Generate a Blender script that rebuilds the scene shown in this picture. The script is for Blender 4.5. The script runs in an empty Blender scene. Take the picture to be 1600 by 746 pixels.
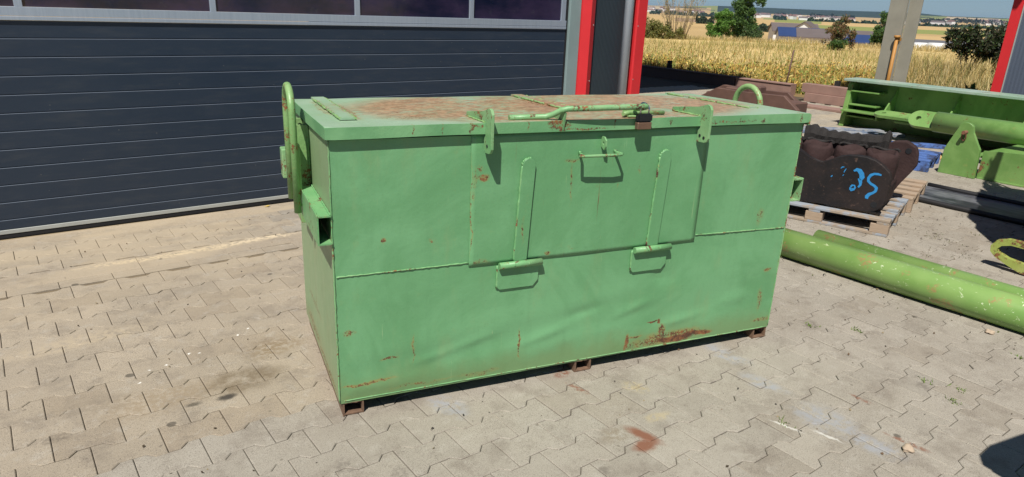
import bpy, bmesh, math, random
import numpy as np
from mathutils import Vector, Matrix
R = math.radians
rnd = random.Random(7)
rng = np.random.default_rng(11)
C = bpy.context.scene.collection
sc = bpy.context.scene

# ------------------------------------------------------------ camera, sky, sun, exposure
# x runs along the garage door, y towards it, z up; the photographer stands at the origin
cd = bpy.data.cameras.new('camera'); cam = bpy.data.objects.new('camera', cd); C.objects.link(cam)
X = Vector((0.80409, -0.59325, 0.03859)); Y = Vector((0.16553, 0.28575, 0.9439)); Z = Vector((-0.571, -0.75259, 0.32797))
cam.matrix_world = Matrix(((X.x, Y.x, Z.x, 0), (X.y, Y.y, Z.y, 0), (X.z, Y.z, Z.z, 1.7249), (0, 0, 0, 1)))
cd.sensor_width = 36; cd.lens = 36*1081.36/1600
cd.shift_x = 9.52/1600; cd.shift_y = 10.25/1600
cd.clip_start = 0.05; cd.clip_end = 30000
sc.camera = cam
sc.view_settings.view_transform = 'Standard'; sc.view_settings.look = 'None'; sc.view_settings.gamma = 1
sc.view_settings.use_curve_mapping = False
sc.view_settings.exposure = 0.22

L = Vector((1.056, 0.779, -1.95)).normalized()          # the way the light travels
SUN_EL = math.asin(-L.z)
w = bpy.data.worlds.new('World'); sc.world = w; w.use_nodes = True
wn = w.node_tree; bg = wn.nodes['Background']
sky = wn.nodes.new('ShaderNodeTexSky'); sky.sky_type = 'NISHITA'; sky.sun_disc = False
sky.sun_elevation = SUN_EL; sky.sun_rotation = math.atan2(-L.x, -L.y); sky.altitude = 200
sky.air_density = 1.0; sky.dust_density = 0.0; sky.ozone_density = 4.0
tcw = wn.nodes.new('ShaderNodeTexCoord'); ad = wn.nodes.new('ShaderNodeVectorMath'); ad.operation = 'ADD'; ad.inputs[1].default_value = (0, 0, .05)
wn.links.new(tcw.outputs['Generated'], ad.inputs[0]); wn.links.new(ad.outputs[0], sky.inputs['Vector'])
wn.links.new(sky.outputs[0], bg.inputs[0]); bg.inputs[1].default_value = 0.050
sd = bpy.data.lights.new('sun', 'SUN'); sun = bpy.data.objects.new('sun', sd); C.objects.link(sun)
sun.rotation_euler = L.to_track_quat('-Z', 'Y').to_euler(); sd.energy = 5.0; sd.angle = R(0.53); sd.color = (1.0, 0.95, 0.87)

# ------------------------------------------------------------ node helpers
class NT:
    def __init__(s, name, rough=.7, metal=0.0, spec=.5):
        s.m = bpy.data.materials.new(name); s.m.use_nodes = True; s.t = s.m.node_tree
        s.b = s.t.nodes['Principled BSDF']; s.b.inputs['Roughness'].default_value = rough
        s.b.inputs['Metallic'].default_value = metal; s.b.inputs['Specular IOR Level'].default_value = spec
        s.co = s.t.nodes.new('ShaderNodeTexCoord').outputs['Object']
    def put(s, sock, v):
        if isinstance(v, bpy.types.NodeSocket): s.t.links.new(v, sock)
        elif isinstance(v, (tuple, list)) and sock.type == 'RGBA' and len(v) == 3: sock.default_value = (*v, 1)
        else: sock.default_value = v
    def noise(s, scale=5, detail=4, rough=.5, vec=None, sc_=None, dist=0, col=False):
        n = s.t.nodes.new('ShaderNodeTexNoise'); v = vec or s.co
        if sc_: v = s.vm('MULTIPLY', v, sc_)
        s.put(n.inputs['Vector'], v); n.inputs['Scale'].default_value = scale; n.inputs['Detail'].default_value = detail
        n.inputs['Roughness'].default_value = rough; n.inputs['Distortion'].default_value = dist
        return n.outputs['Color' if col else 'Fac']
    def vor(s, scale, vec=None, out='Distance', feat='F1'):
        n = s.t.nodes.new('ShaderNodeTexVoronoi'); n.feature = feat; s.put(n.inputs['Vector'], vec or s.co)
        n.inputs['Scale'].default_value = scale; return n.outputs[out]
    def vm(s, op, a, b):
        n = s.t.nodes.new('ShaderNodeVectorMath'); n.operation = op; s.put(n.inputs[0], a); s.put(n.inputs[1], b)
        return n.outputs['Value' if op == 'LENGTH' else 'Vector']
    def ma(s, op, a, b=0.0, clamp=False):
        n = s.t.nodes.new('ShaderNodeMath'); n.operation = op; n.use_clamp = clamp; s.put(n.inputs[0], a); s.put(n.inputs[1], b)
        return n.outputs[0]
    def step(s, v, lo, hi, a=0.0, b=1.0):
        n = s.t.nodes.new('ShaderNodeMapRange'); n.interpolation_type = 'SMOOTHSTEP'; s.put(n.inputs[0], v)
        n.inputs[1].default_value = lo; n.inputs[2].default_value = hi; n.inputs[3].default_value = a; n.inputs[4].default_value = b
        return n.outputs[0]
    def mix(s, f, a, b, mode='MIX'):
        n = s.t.nodes.new('ShaderNodeMix'); n.data_type = 'RGBA'; n.blend_type = mode
        s.put(n.inputs[0], f); s.put(n.inputs[6], a); s.put(n.inputs[7], b); return n.outputs[2]
    def xyz(s, v=None):
        n = s.t.nodes.new('ShaderNodeSeparateXYZ'); s.put(n.inputs[0], v or s.co); return n.outputs
    def attr(s, name):
        n = s.t.nodes.new('ShaderNodeAttribute'); n.attribute_name = name; return n.outputs['Color']
    def warp(s, amt, scale):
        return s.vm('ADD', s.co, s.vm('MULTIPLY', s.vm('SUBTRACT', s.noise(scale, 4, .6, col=True), (.5, .5, .5)), (amt, amt, amt)))
    def blob(s, c, r, v, rot=0.0, soft=.45):
        d = s.vm('SUBTRACT', v, c)
        if rot:
            n = s.t.nodes.new('ShaderNodeVectorRotate'); n.rotation_type = 'Z_AXIS'; s.put(n.inputs['Vector'], d)
            n.inputs['Angle'].default_value = -rot; d = n.outputs[0]
        d = s.vm('MULTIPLY', d, tuple(1/x for x in r))
        return s.step(s.vm('LENGTH', d, (0, 0, 0)), 1.0, soft)
    def bump(s, h, strength=.3, dist=.01, prev=None):
        n = s.t.nodes.new('ShaderNodeBump'); s.put(n.inputs['Height'], h); n.inputs['Strength'].default_value = strength
        n.inputs['Distance'].default_value = dist
        if prev: s.put(n.inputs['Normal'], prev)
        s.t.links.new(n.outputs[0], s.b.inputs['Normal']); return n.outputs[0]
    def out(s, col=None, rough=None, metal=None):
        if col is not None: s.put(s.b.inputs['Base Color'], col)
        if rough is not None: s.put(s.b.inputs['Roughness'], rough)
        if metal is not None: s.put(s.b.inputs['Metallic'], metal)
        return s.m

RUST_D, RUST_O = (.085, .036, .022), (.25, .105, .04)
def simple(name, col, rough=.6, metal=0, var=.25, scale=8, bump=.0, spec=.5):
    s = NT(name, rough, metal, spec); n = s.noise(scale, 6, .6)
    c = s.mix(n, tuple(x*(1-var) for x in col), tuple(min(1, x*(1+var)) for x in col))
    if bump: s.bump(s.noise(scale*6, 4, .6), bump, .004)
    return s.out(c)

def paint(name, base, fade, rust=.5, streak=.3, rough=.45, blobs=(), scratch=.0, dirt_low=None, rscale=7, bump=.15, ochre=.4, left_khaki=False, lid=False):
    """worn gloss paint over steel: faded patches, rust spots, vertical rust runs, scratches"""
    s = NT(name, rough)
    wv = s.warp(.06, 9)
    c = s.mix(s.step(s.noise(1.7, 7, .66, dist=.6), .38, .62), base, fade)
    c = s.mix(s.ma('MULTIPLY', s.step(s.noise(3, 6, .65, sc_=(7, 7, .7)), .48, .8), .22), c, tuple(x*.72 for x in base))
    c = s.mix(s.ma('MULTIPLY', s.step(s.noise(120, 3, .6), .62, .72), .35), c, tuple(x*.6 for x in base))
    rc = s.mix(s.step(s.noise(26, 6, .7), .4, .62), RUST_D, RUST_O)
    m = None
    def add(x):
        nonlocal m
        m = x if m is None else s.ma('MAXIMUM', m, x)
    if rust: 
        fine = s.noise(rscale*7, 8, .75)
        add(s.step(s.ma('ADD', s.ma('MULTIPLY', s.noise(rscale, 5, .6), .55), s.ma('MULTIPLY', fine, .45)),   .665-rust*.12, .69-rust*.12))
    if streak:
        add(s.ma('MULTIPLY', s.step(s.noise(4, 5, .6, sc_=(16, 16, .55)), .70-.1*streak, .80-.1*streak), s.step(s.noise(3.1, 3, .5), .48, .62)))
    bn = s.noise(75, 8, .78); halo = []
    for b in blobs:
        ctr, r = b[0], b[1]; k = b[2] if len(b) > 2 else 1.0
        x = s.blob(ctr, r, wv)
        halo.append((x, k))
        add(s.ma('MULTIPLY', s.ma('MINIMUM', x, 1.0), s.step(s.ma('ADD', bn, s.ma('MULTIPLY', x, .16)), .80-.14*k, .84-.14*k)))
    if ochre: # yellowish primer round the rust
        c = s.mix(s.ma('MULTIPLY', s.step(s.noise(rscale*2.3, 6, .7), .60, .70), ochre), c, (.30, .30, .10))
    if dirt_low is not None:
        z = s.xyz()[2]
        c = s.mix(s.ma('MULTIPLY', s.step(s.noise(2.3, 7, .7, sc_=(3, 3, 1)), .52, .74), .30), c, (.26, .33, .15))
        d = s.ma('MULTIPLY', s.step(s.ma('ADD', z, s.ma('MULTIPLY', s.noise(7, 5, .6), .18)), dirt_low+.12, dirt_low-.02), .55)
        c = s.mix(d, c, (.17, .22, .085))
    if scratch:
        sv = s.noise(2.5, 2, .4, sc_=(60, 60, 1.2), dist=1.0)
        c = s.mix(s.ma('MULTIPLY', s.ma('MULTIPLY', s.step(sv, .735, .75), s.step(s.noise(2.7), .5, .6)), scratch), c, (.42, .55, .28))
    if halo:
        h = None
        for x, k in halo:
            x = s.ma('MULTIPLY', x, min(.75, .42*k*k)); h = x if h is None else s.ma('MAXIMUM', h, x)
        c = s.mix(s.ma('MULTIPLY', h, s.step(s.noise(17, 6, .7), .35, .62)), c, (.34, .22, .055))
    if left_khaki:  # left face mixed unevenly towards pale khaki
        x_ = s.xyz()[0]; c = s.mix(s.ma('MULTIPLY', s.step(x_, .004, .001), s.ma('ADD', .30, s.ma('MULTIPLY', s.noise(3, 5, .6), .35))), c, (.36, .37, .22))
    if lid:
        y_ = s.xyz()[1]; e = s.ma('MAXIMUM', s.step(y_, -.0215, -.0245), s.step(s.xyz()[0], -.0105, -.013)); 
        lr = s.noise(6, 8, .72, sc_=(3.0, 9, 1)); big = s.noise(1.6, 4, .55)
        t = s.step(s.ma('ADD', s.ma('MULTIPLY', lr, .62), s.ma('MULTIPLY', big, .38)), .40, .50)
        reg = s.blob((1.25, .50, 1.25), (1.25, .66, 9), wv, 0, .74); t = s.ma('MULTIPLY', t, reg)
        c = s.mix(s.ma('MULTIPLY', t, .8), c, s.mix(s.step(s.noise(30, 6, .7), .4, .62), (.26, .11, .055), (.44, .235, .13)))
        c = s.mix(e, c, s.mix(s.step(s.noise(4, 5), .35, .7), G0, (.20, .42, .20)))
    if m is not None:
        c = s.mix(m, c, rc)
        r2 = s.ma('ADD', s.ma('MULTIPLY', m, .45), rough)
        s.out(rough=s.ma('ADD', s.ma('MULTIPLY', s.ma('SUBTRACT', s.noise(14), .5), .25), r2, True))
    s.bump(s.ma('ADD', s.noise(60, 5, .6), s.ma('MULTIPLY', s.noise(7, 3), 3.0)), bump, .004)
    return s.out(c)

G0, G1 = (.124, .318, .140), (.165, .388, .185)
M_body = paint('green_body_paint', G0, G1, rust=.12, streak=.25, dirt_low=.2, scratch=.6, ochre=.10, bump=.2, left_khaki=True, blobs=[
    ((1.76, 0, .100), (.20, .2, .026), 2.0), ((1.72, 0, .11), (.30, .2, .05), 1.2), ((1.90, 0, .105), (.12, .2, .02), 1.9), ((1.52, 0, .10), (.10, .2, .03), .9), ((1.60, 0, .215), (.05, .2, .007), 1.8), ((1.64, 0, .21), (.012, .2, .02), 1.8), ((1.45, 0, .125), (.016, .2, .06), 1.5), ((1.50, 0, .150), (.06, .2, .010), 1.1),
    ((1.66, 0, .155), (.03, .2, .05), 1.4), ((.0, 0, .35), (.010, .012, .5), .7), ((.12, 0, .145), (.16, .2, .010), 1.2), ((.22, 0, .25), (.055, .2, .012), 1.3), ((.05, 0, .40), (.035, .2, .02), 1.1),
    ((.2, 0, .79), (.018, .2, .022), 1.2), ((.41, 0, .77), (.012, .2, .012), 1), ((.65, 0, .10), (.14, .2, .018), .8), ((.33, 0, .28), (.006, .1, .09), 1.1), ((.84, 0, .22), (.006, .1, .11), 1.3),
    ((0, .55, .35), (.3, .02, .14), .75), ((0, .62, .28), (.3, .3, .03), .8), ((0, .7, .12), (.3, .3, .05), .9), ((0, .3, .09), (.3, .4, .025), 1.0), ((2.3, 0, .25), (.025, .2, .09), .9), ((2.33, 0, .12), (.09, .2, .018), 1.0),
    ((2.31, 0, .42), (.04, .2, .015), 1.1), ((2.2, 0, .73), (.03, .2, .06), .8), ((2.39, .0, .5), (.006, .3, .6), .9), ((1.02, 0, .82), (.012, .1, .012), 1.0), ((.37, 0, .10), (.2, .2, .012), .8)])
M_panel = paint('green_hatch_paint', G0, G1, rust=.14, streak=.3, scratch=.4, ochre=.12, bump=.2, blobs=[
    ((.635, 0, 1.03), (.035, .2, .022), 1.2), ((.62, 0, 1.07), (.02, .2, .02), .9), ((.60, 0, 1.0), (.012, .2, .10), .8), ((1.055, 0, 1.085), (.045, .2, .010), 1.2), ((1.06, 0, .98), (.007, .2, .13), .9), ((.96, 0, .66), (.02, .2, .016), 1.2),
    ((1.42, 0, 1.03), (.008, .2, .022), 1.1), ((1.3, 0, .95), (.006, .2, .02), .9), ((.64, 0, .65), (.05, .2, .014), .8), ((.585, 0, .9), (.006, .2, .3), .9), ((.83, 0, .80), (.008, .2, .10), .7), ((1.08, 0, .68), (.02, .1, .02), .6)])
M_lid = paint('green_lid_paint', (.25, .40, .25), (.31, .43, .31), rust=.25, streak=0, ochre=.25, rough=.5, rscale=5, bump=.3, lid=True, blobs=[
    ((.16, .45, 1.25), (.04, .4, .4), 1.0), ((.075, .6, 1.25), (.03, .4, .4), .8), ((1.15, .6, 1.25), (.05, .33, .4), 1.0), ((2.35, .0, 1.24), (.02, .1, .04), 1.1), ((.97, -.03, 1.25), (.08, .03, .04), 1.3), ((.37, .2, 1.25), (.2, .1, .4), .72), ((1.9, -.02, 1.24), (.3, .05, .012), .9),
    ((.33, -.03, 1.245), (.006, .05, .035), 1.3), ((.45, -.03, 1.245), (.005, .05, .03), 1.3), ((.57, -.03, 1.25), (.015, .05, .03), 1.2), ((.60, -.03, 1.255), (.04, .05, .008), 1.2), ((.82, -.03, 1.245), (.005, .05, .03), 1.3), ((1.25, -.03, 1.245), (.006, .05, .03), 1.2), ((1.8, -.03, 1.24), (.006, .05, .03), 1.3), ((1.95, -.03, 1.24), (.005, .05, .03), 1.3), ((1.55, -.03, 1.245), (.012, .05, .03), 1.1), ((2.1, -.03, 1.245), (.02, .05, .025), 1.0), ((1.1, -.03, 1.23), (.2, .05, .008), 1.2)])
M_fit = paint('green_fitting_paint', (.15, .36, .15), (.24, .42, .20), rust=1.0, streak=.3, ochre=.55, rscale=11, bump=.35)
M_loop = paint('green_loop_paint', (.19, .36, .13), (.26, .40, .17), rust=.95, streak=.5, ochre=.7, rscale=13, bump=.4)
M_foot = simple('rusty_skid_steel', (.16, .095, .06), .85, 0, .6, 30, .6)
M_brown = simple('brown_rusted_steel', (.115, .062, .048), .75, 0, .45, 6, .5)
M_beamrust = simple('purple_brown_beam_steel', (.27, .165, .135), .8, 0, .3, 4, .3)
M_beamdark = simple('shaded_beam_steel', (.09, .06, .055), .8, 0, .3, 4, .3)  # darker copy of the beam steel, for the beam in shade
M_lime = paint('lime_green_paint', (.135, .27, .07), (.20, .35, .105), rust=.62, streak=0, ochre=.35, rscale=4, rough=.35, scratch=0, bump=.15)
M_limep = None

def pipe_mat():
    s = NT('scratched_lime_pipe_paint', .28)
    c = s.mix(s.step(s.noise(3, 5), .35, .7), (.165, .30, .075), (.235, .37, .115))
    sv = s.noise(3.2, 5, .7, sc_=(9, 5, 9), dist=1.5)
    c = s.mix(s.ma('MULTIPLY', s.step(sv, .635, .65), s.step(s.noise(60, 4, .7), .42, .5)), c, (.66, .74, .50))
    sv2 = s.noise(9, 3, .6, sc_=(4, 1, 1), dist=.8)
    c = s.mix(s.ma('MULTIPLY', s.step(sv2, .69, .72), .8), c, (.55, .66, .36))
    rm = s.ma('MULTIPLY', s.step(s.noise(6.5, 3), .59, .64), s.step(s.noise(60, 8, .78), .50, .54))
    c = s.mix(rm, c, s.mix(s.noise(30), (.22, .11, .05), (.44, .34, .14)))
    s.bump(s.noise(5, 4), .15, .01)
    return s.out(c)
M_pipe = pipe_mat()

def clad_mat():
    s = NT('anthracite_door_panel', .42)
    x, y, z = s.xyz()
    c = s.mix(s.noise(.7, 4, .6), (.0145, .026, .047), (.023, .038, .062))
    c = s.mix(s.ma('MULTIPLY', s.step(s.noise(3, 6, .7, sc_=(1, 1, 5)), .45, .75), .35), c, (.060, .068, .078))
    v = s.vor(9, out='Distance'); c = s.mix(s.ma('MULTIPLY', s.step(v, .055, .035), .4), c, (.16, .16, .15))
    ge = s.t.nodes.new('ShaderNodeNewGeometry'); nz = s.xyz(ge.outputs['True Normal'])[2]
    c = s.mix(s.ma('MULTIPLY', s.step(nz, .3, .6), .8), c, (.17, .20, .25))  # upward chamfers coloured lighter, standing in for the sunlit groove line
    s.bump(s.noise(60, 4), .05, .001)
    return s.out(c, rough=s.ma('ADD', s.ma('MULTIPLY', s.noise(4, 5), .2), .34))
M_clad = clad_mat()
def cladv(name, a, b, f):
    s = NT(name, .45); x, y, z = s.xyz()
    s.bump(s.ma('SINE', s.ma('MULTIPLY', s.ma('ADD', x, y), f)), .5, .002)
    return s.out(s.mix(s.noise(1.2, 5, .6), a, b))
M_wall = cladv('anthracite_wall_cladding', (.022, .034, .044), (.032, .046, .056), 300)
M_wall2 = cladv('grey_blue_wall_cladding', (.075, .095, .135), (.10, .12, .165), 115)
M_red = simple('red_trim_paint', (.62, .028, .034), .4, 0, .12, 3)
M_alu = None
def alu():
    s = NT('brushed_aluminium_frame', .38, .55)
    n = s.noise(5, 4, .7, sc_=(14, 14, .6))
    s.bump(s.noise(60, 3), .05, .001)
    return s.out(s.mix(n, (.36, .44, .54), (.56, .63, .72)))
M_alu = alu()
M_jamb = simple('grey_green_jamb_paint', (.22, .30, .30), .5, 0, .15, 3)
M_zinc = simple('zinc_downpipe', (.42, .48, .55), .42, .35, .12, 5)
M_seal = simple('black_rubber_seal', (.012, .012, .014), .8)
M_sill = simple('pale_bottom_rail', (.42, .44, .42), .5, .2, .15, 6)
def glass():
    s = NT('dark_window_glass', .06); 
    c = s.mix(s.step(s.noise(.9, 6, .65, sc_=(1, 1, 2.5)), .38, .66), (.006, .010, .028), (.036, .026, .06))
    c = s.mix(s.ma('MULTIPLY', s.step(s.noise(7, 6, .7), .55, .75), .4), c, (.07, .07, .08))
    return s.out(c, rough=s.ma('ADD', s.ma('MULTIPLY', s.step(s.noise(3, 6, .7), .4, .7), .25), .03))
M_glass = glass()
def wood(name, a, b, paintc=None):
    s = NT(name, .8); n = s.noise(3, 6, .7, sc_=(1, 1, 1), dist=.4); n2 = s.noise(6, 4, .6, sc_=(2, 14, 14))
    c = s.mix(n2, a, b)
    if paintc: c = s.mix(s.step(s.noise(5, 5, .7), .45, .58), c, paintc)
    s.bump(n2, .5, .004)
    return s.out(c)
M_wood = wood('weathered_pallet_wood', (.22, .175, .13), (.40, .32, .24), (.28, .31, .35))
M_wood2 = wood('worn_pallet_wood', (.26, .19, .13), (.44, .34, .25))
M_blue = wood('blue_painted_wood', (.05, .11, .33), (.09, .18, .45), (.035, .05, .11))
M_greyb = wood('grey_blue_board_wood', (.20, .21, .24), (.36, .36, .36), (.12, .16, .24))
M_char = simple('charred_black_wood', (.022, .019, .018), .85, 0, .5, 20, 1.0)
def cast():
    s = NT('dark_cast_steel', .72, 0, .3)
    c = s.mix(s.step(s.noise(3, 6, .7), .35, .65), (.010, .009, .010), (.024, .017, .016))
    c = s.mix(s.step(s.noise(24, 6, .75), .60, .68), c, (.09, .055, .042))
    s.bump(s.noise(40, 6, .7), .5, .005); return s.out(c)
M_cast = cast()
M_castr = simple('brown_cast_steel', (.042, .024, .023), .85, 0, .7, 9, 1.0, .25)
M_cyan = simple('blue_marker_paint', (.02, .22, .50), .7, 0, .35, 60)
def mat_m():
    s = NT('black_conveyor_rubber', .35)
    c = s.mix(s.step(s.noise(2.2, 6, .7, sc_=(1, .35, 1)), .42, .6), (.018, .020, .026), (.15, .155, .17))  # grey wear patches, paled further to carry the belt's sheen
    return s.out(c, rough=s.ma('ADD', s.ma('MULTIPLY', s.noise(3, 5), .5), .2))
M_mat = mat_m()
M_black = simple('black_rubber_edge', (.014, .014, .016), .6)
M_col = simple('weathered_steel_column', (.30, .285, .235), .6, .1, .25, 3, .1)
M_orange = simple('orange_rust_pole_paint', (.42, .20, .045), .6, 0, .25, 12)
M_hook = paint('yellow_green_hook_paint', (.30, .36, .08), (.36, .40, .12), rust=1.45, streak=0, ochre=.5, rscale=9, bump=.4)
M_lockb = simple('brown_brass_lock', (.20, .12, .08), .5, .4, .3, 30, .2)
M_lockd = simple('lock_cover_and_hole_black', (.012, .013, .016), .5)  # also colours the discs that stand in for shaded holes
M_steel = simple('bright_shackle_steel', (.6, .6, .6), .25, 1, .1, 10)
M_ringr = simple('rusty_pin_steel', (.20, .085, .05), .8, 0, .4, 40, .5)
M_stone = simple('pale_brown_stone', (.42, .33, .24), .9, 0, .3, 30, .5)

# ------------------------------------------------------------ mesh helpers
class MB:
    def __init__(s): s.b = bmesh.new()
    def box(s, x0, x1, y0, y1, z0, z1, bev=0, mat=None, seg=1):
        r = bmesh.ops.create_cube(s.b, size=1); vs = r['verts']
        for v in vs: v.co = Vector((x0+(x1-x0)*(v.co.x+.5), y0+(y1-y0)*(v.co.y+.5), z0+(z1-z0)*(v.co.z+.5)))
        if bev:
            es = list({e for v in vs for e in v.link_edges}); o = bmesh.ops.bevel(s.b, geom=es, offset=bev, segments=seg, affect='EDGES', clamp_overlap=True)
            vs = list({v for f in o['faces'] for v in f.verts} | {v for v in vs if v.is_valid})
        if mat is not None:
            for v in vs:
                if v.is_valid: v.co = mat @ v.co
        return s
    def prism(s, pts, fn, t0, t1, bev=0, hole=None):
        """outline pts extruded from t0 to t1; fn(p, t) -> 3D"""
        bot = [s.b.verts.new(fn(p, t0)) for p in pts]; top = [s.b.verts.new(fn(p, t1)) for p in pts]; n = len(pts)
        fs = [s.b.faces.new((bot[i], bot[(i+1) % n], top[(i+1) % n], top[i])) for i in range(n)]
        if hole:
            m = len(hole); hb = [s.b.verts.new(fn(p, t0)) for p in hole]; ht = [s.b.verts.new(fn(p, t1)) for p in hole]
            for i in range(m): fs.append(s.b.faces.new((hb[(i+1) % m], hb[i], ht[i], ht[(i+1) % m])))
            for (o, h) in ((bot, hb), (top, ht)):
                es = [s.b.edges.get((o[i], o[(i+1) % n])) for i in range(n)] + [s.b.edges.get((h[i], h[(i+1) % m])) for i in range(m)]
                bmesh.ops.triangle_fill(s.b, edges=es, use_beauty=True)
        else:
            fs += [s.b.faces.new(bot[::-1]), s.b.faces.new(top)]
        if bev and not hole:
            es = list({e for f in fs for e in f.edges}); bmesh.ops.bevel(s.b, geom=es, offset=bev, segments=1, affect='EDGES', clamp_overlap=True)
        return s
    def tube(s, path, r, n=12, caps=True, closed=False):
        path = [Vector(p) for p in path]; N = len(path); rings = []; up = None
        rs = r if isinstance(r, (list, tuple)) else [r]*N
        for i, p in enumerate(path):
            if closed: d = path[(i+1) % N]-path[i-1]
            else: d = path[min(i+1, N-1)]-path[max(i-1, 0)]
            d.normalize()
            if up is None: up = Vector((0, 0, 1)) if abs(d.z) < .9 else Vector((1, 0, 0))
            a = d.cross(up).normalized(); up = a.cross(d).normalized()
            rings.append([s.b.verts.new(p+rs[i]*(math.cos(2*math.pi*k/n)*a+math.sin(2*math.pi*k/n)*up)) for k in range(n)])
        for i in range(N-1 if not closed else N):
            A, B_ = rings[i], rings[(i+1) % N]
            for k in range(n):
                f = s.b.faces.new((A[k], A[(k+1) % n], B_[(k+1) % n], B_[k])); f.smooth = True
        if caps and not closed: s.b.faces.new(rings[0][::-1]); s.b.faces.new(rings[-1])
        return s
    def cyl(s, a, b, r, n=20): return s.tube([a, b], r, n)
    def weld(s, a, b, r=.006, n=6, step=.012):
        """an uneven weld bead between two points"""
        a, b = Vector(a), Vector(b); k = max(2, int((b-a).length/step))
        p = [a.lerp(b, i/k)+Vector([rnd.uniform(-1, 1)*r*.25 for _ in range(3)]) for i in range(k+1)]
        return s.tube(p, [r*rnd.uniform(.6, 1.15) for _ in p], n)
    def build(s, name, mat, parent=None, loc=None):
        bmesh.ops.recalc_face_normals(s.b, faces=s.b.faces[:])
        me = bpy.data.meshes.new(name); s.b.to_mesh(me); s.b.free(); me.materials.append(mat)
        o = bpy.data.objects.new(name, me); C.objects.link(o)
        if parent: o.parent = parent
        if loc: o.location = loc
        return o
def tag(o, label=None, cat=None, group=None, kind=None):
    if label: o['label'] = label
    if cat: o['category'] = cat
    if group: o['group'] = group
    if kind: o['kind'] = kind
    return o
def thing(name, loc, rz, label, cat, group=None):
    o = bpy.data.objects.new(name, None); C.objects.link(o); o.location = loc; o.rotation_euler.z = rz
    return tag(o, label, cat, group)
def arc(cx, cy, r, a0, a1, n=8): return [(cx+r*math.cos(R(a0+(a1-a0)*i/n)), cy+r*math.sin(R(a0+(a1-a0)*i/n))) for i in range(n+1)]
def mesh_np(name, V, F, mat, col=None, parent=None, smooth=False):
    """V (n,3), F (m,k) faces of equal size, col (m,3) per-face colour"""
    me = bpy.data.meshes.new(name); k = F.shape[1]
    me.vertices.add(len(V)); me.vertices.foreach_set('co', V.astype(np.float32).ravel())
    me.loops.add(F.size); me.loops.foreach_set('vertex_index', F.astype(np.int32).ravel())
    me.polygons.add(len(F)); me.polygons.foreach_set('loop_start', (np.arange(len(F))*k).astype(np.int32)); me.polygons.foreach_set('loop_total', np.full(len(F), k, np.int32))
    me.update(calc_edges=True)
    if smooth: me.polygons.foreach_set('use_smooth', np.ones(len(F), bool))
    if col is not None:
        a = me.color_attributes.new('tint', 'FLOAT_COLOR', 'CORNER')
        c = np.ones((len(F), k, 4), np.float32); c[:, :, :3] = col[:, None, :]; a.data.foreach_set('color', c.ravel())
    me.materials.append(mat); me.validate()
    o = bpy.data.objects.new(name, me); C.objects.link(o)
    if parent: o.parent = parent
    return o

# ------------------------------------------------------------ the land: one sheet out to the hills
def sstep(a, b, x): t = np.clip((x-a)/(b-a), 0, 1); return t*t*(3-2*t)
def vnoise(x, y, s, seed=0):
    xi, yi = np.floor(x/s), np.floor(y/s); fx, fy = x/s-xi, y/s-yi; fx = fx*fx*(3-2*fx); fy = fy*fy*(3-2*fy)
    def h(a, b): v = np.sin(a*127.1+b*311.7+seed*74.7)*43758.5453; return v-np.floor(v)
    return (h(xi, yi)*(1-fx)+h(xi+1, yi)*fx)*(1-fy)+(h(xi, yi+1)*(1-fx)+h(xi+1, yi+1)*fx)*fy
def land_z(x, y):
    d = np.hypot(x, y); az = np.degrees(np.arctan2(y, x))
    prof_d = [0, 50, 62, 110, 180, 300, 600, 950, 1150, 1400, 2000, 2600, 3400, 4200, 5200, 6000, 9000, 20000]
    zr = [0, 0, -.5, -5.6, -6.0, -4.2, -3.6, -2.6, -7, -10, -7, -3, 2, 10, 52, 50, 30, 0]
    z = np.interp(d, prof_d, zr)
    k = sstep(24.6, 22, az)+sstep(37, 41, az); k = np.clip(k, 0, 1)
    zalt = np.interp(d, prof_d, [0, 0, -.5, -5.6, -6.0, -4.2, -3.6, -2.6, -7, -10, -5, 2, 12, 24, 38, 40, 30, 0])
    z = z*(1-k)+zalt*k
    z += sstep(60, 300, d)*(vnoise(x, y, 260, 1)-.5)*1.2 + sstep(3000, 5000, d)*((vnoise(x, y, 900, 2)-.5)*8)
    zl = (vnoise(x, y, 7, 3)-.5)*.16*sstep(20, 30, d)
    yard = (x < 15.2) & (y < 40)
    return np.where(yard, -.035, z+zl)
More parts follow.
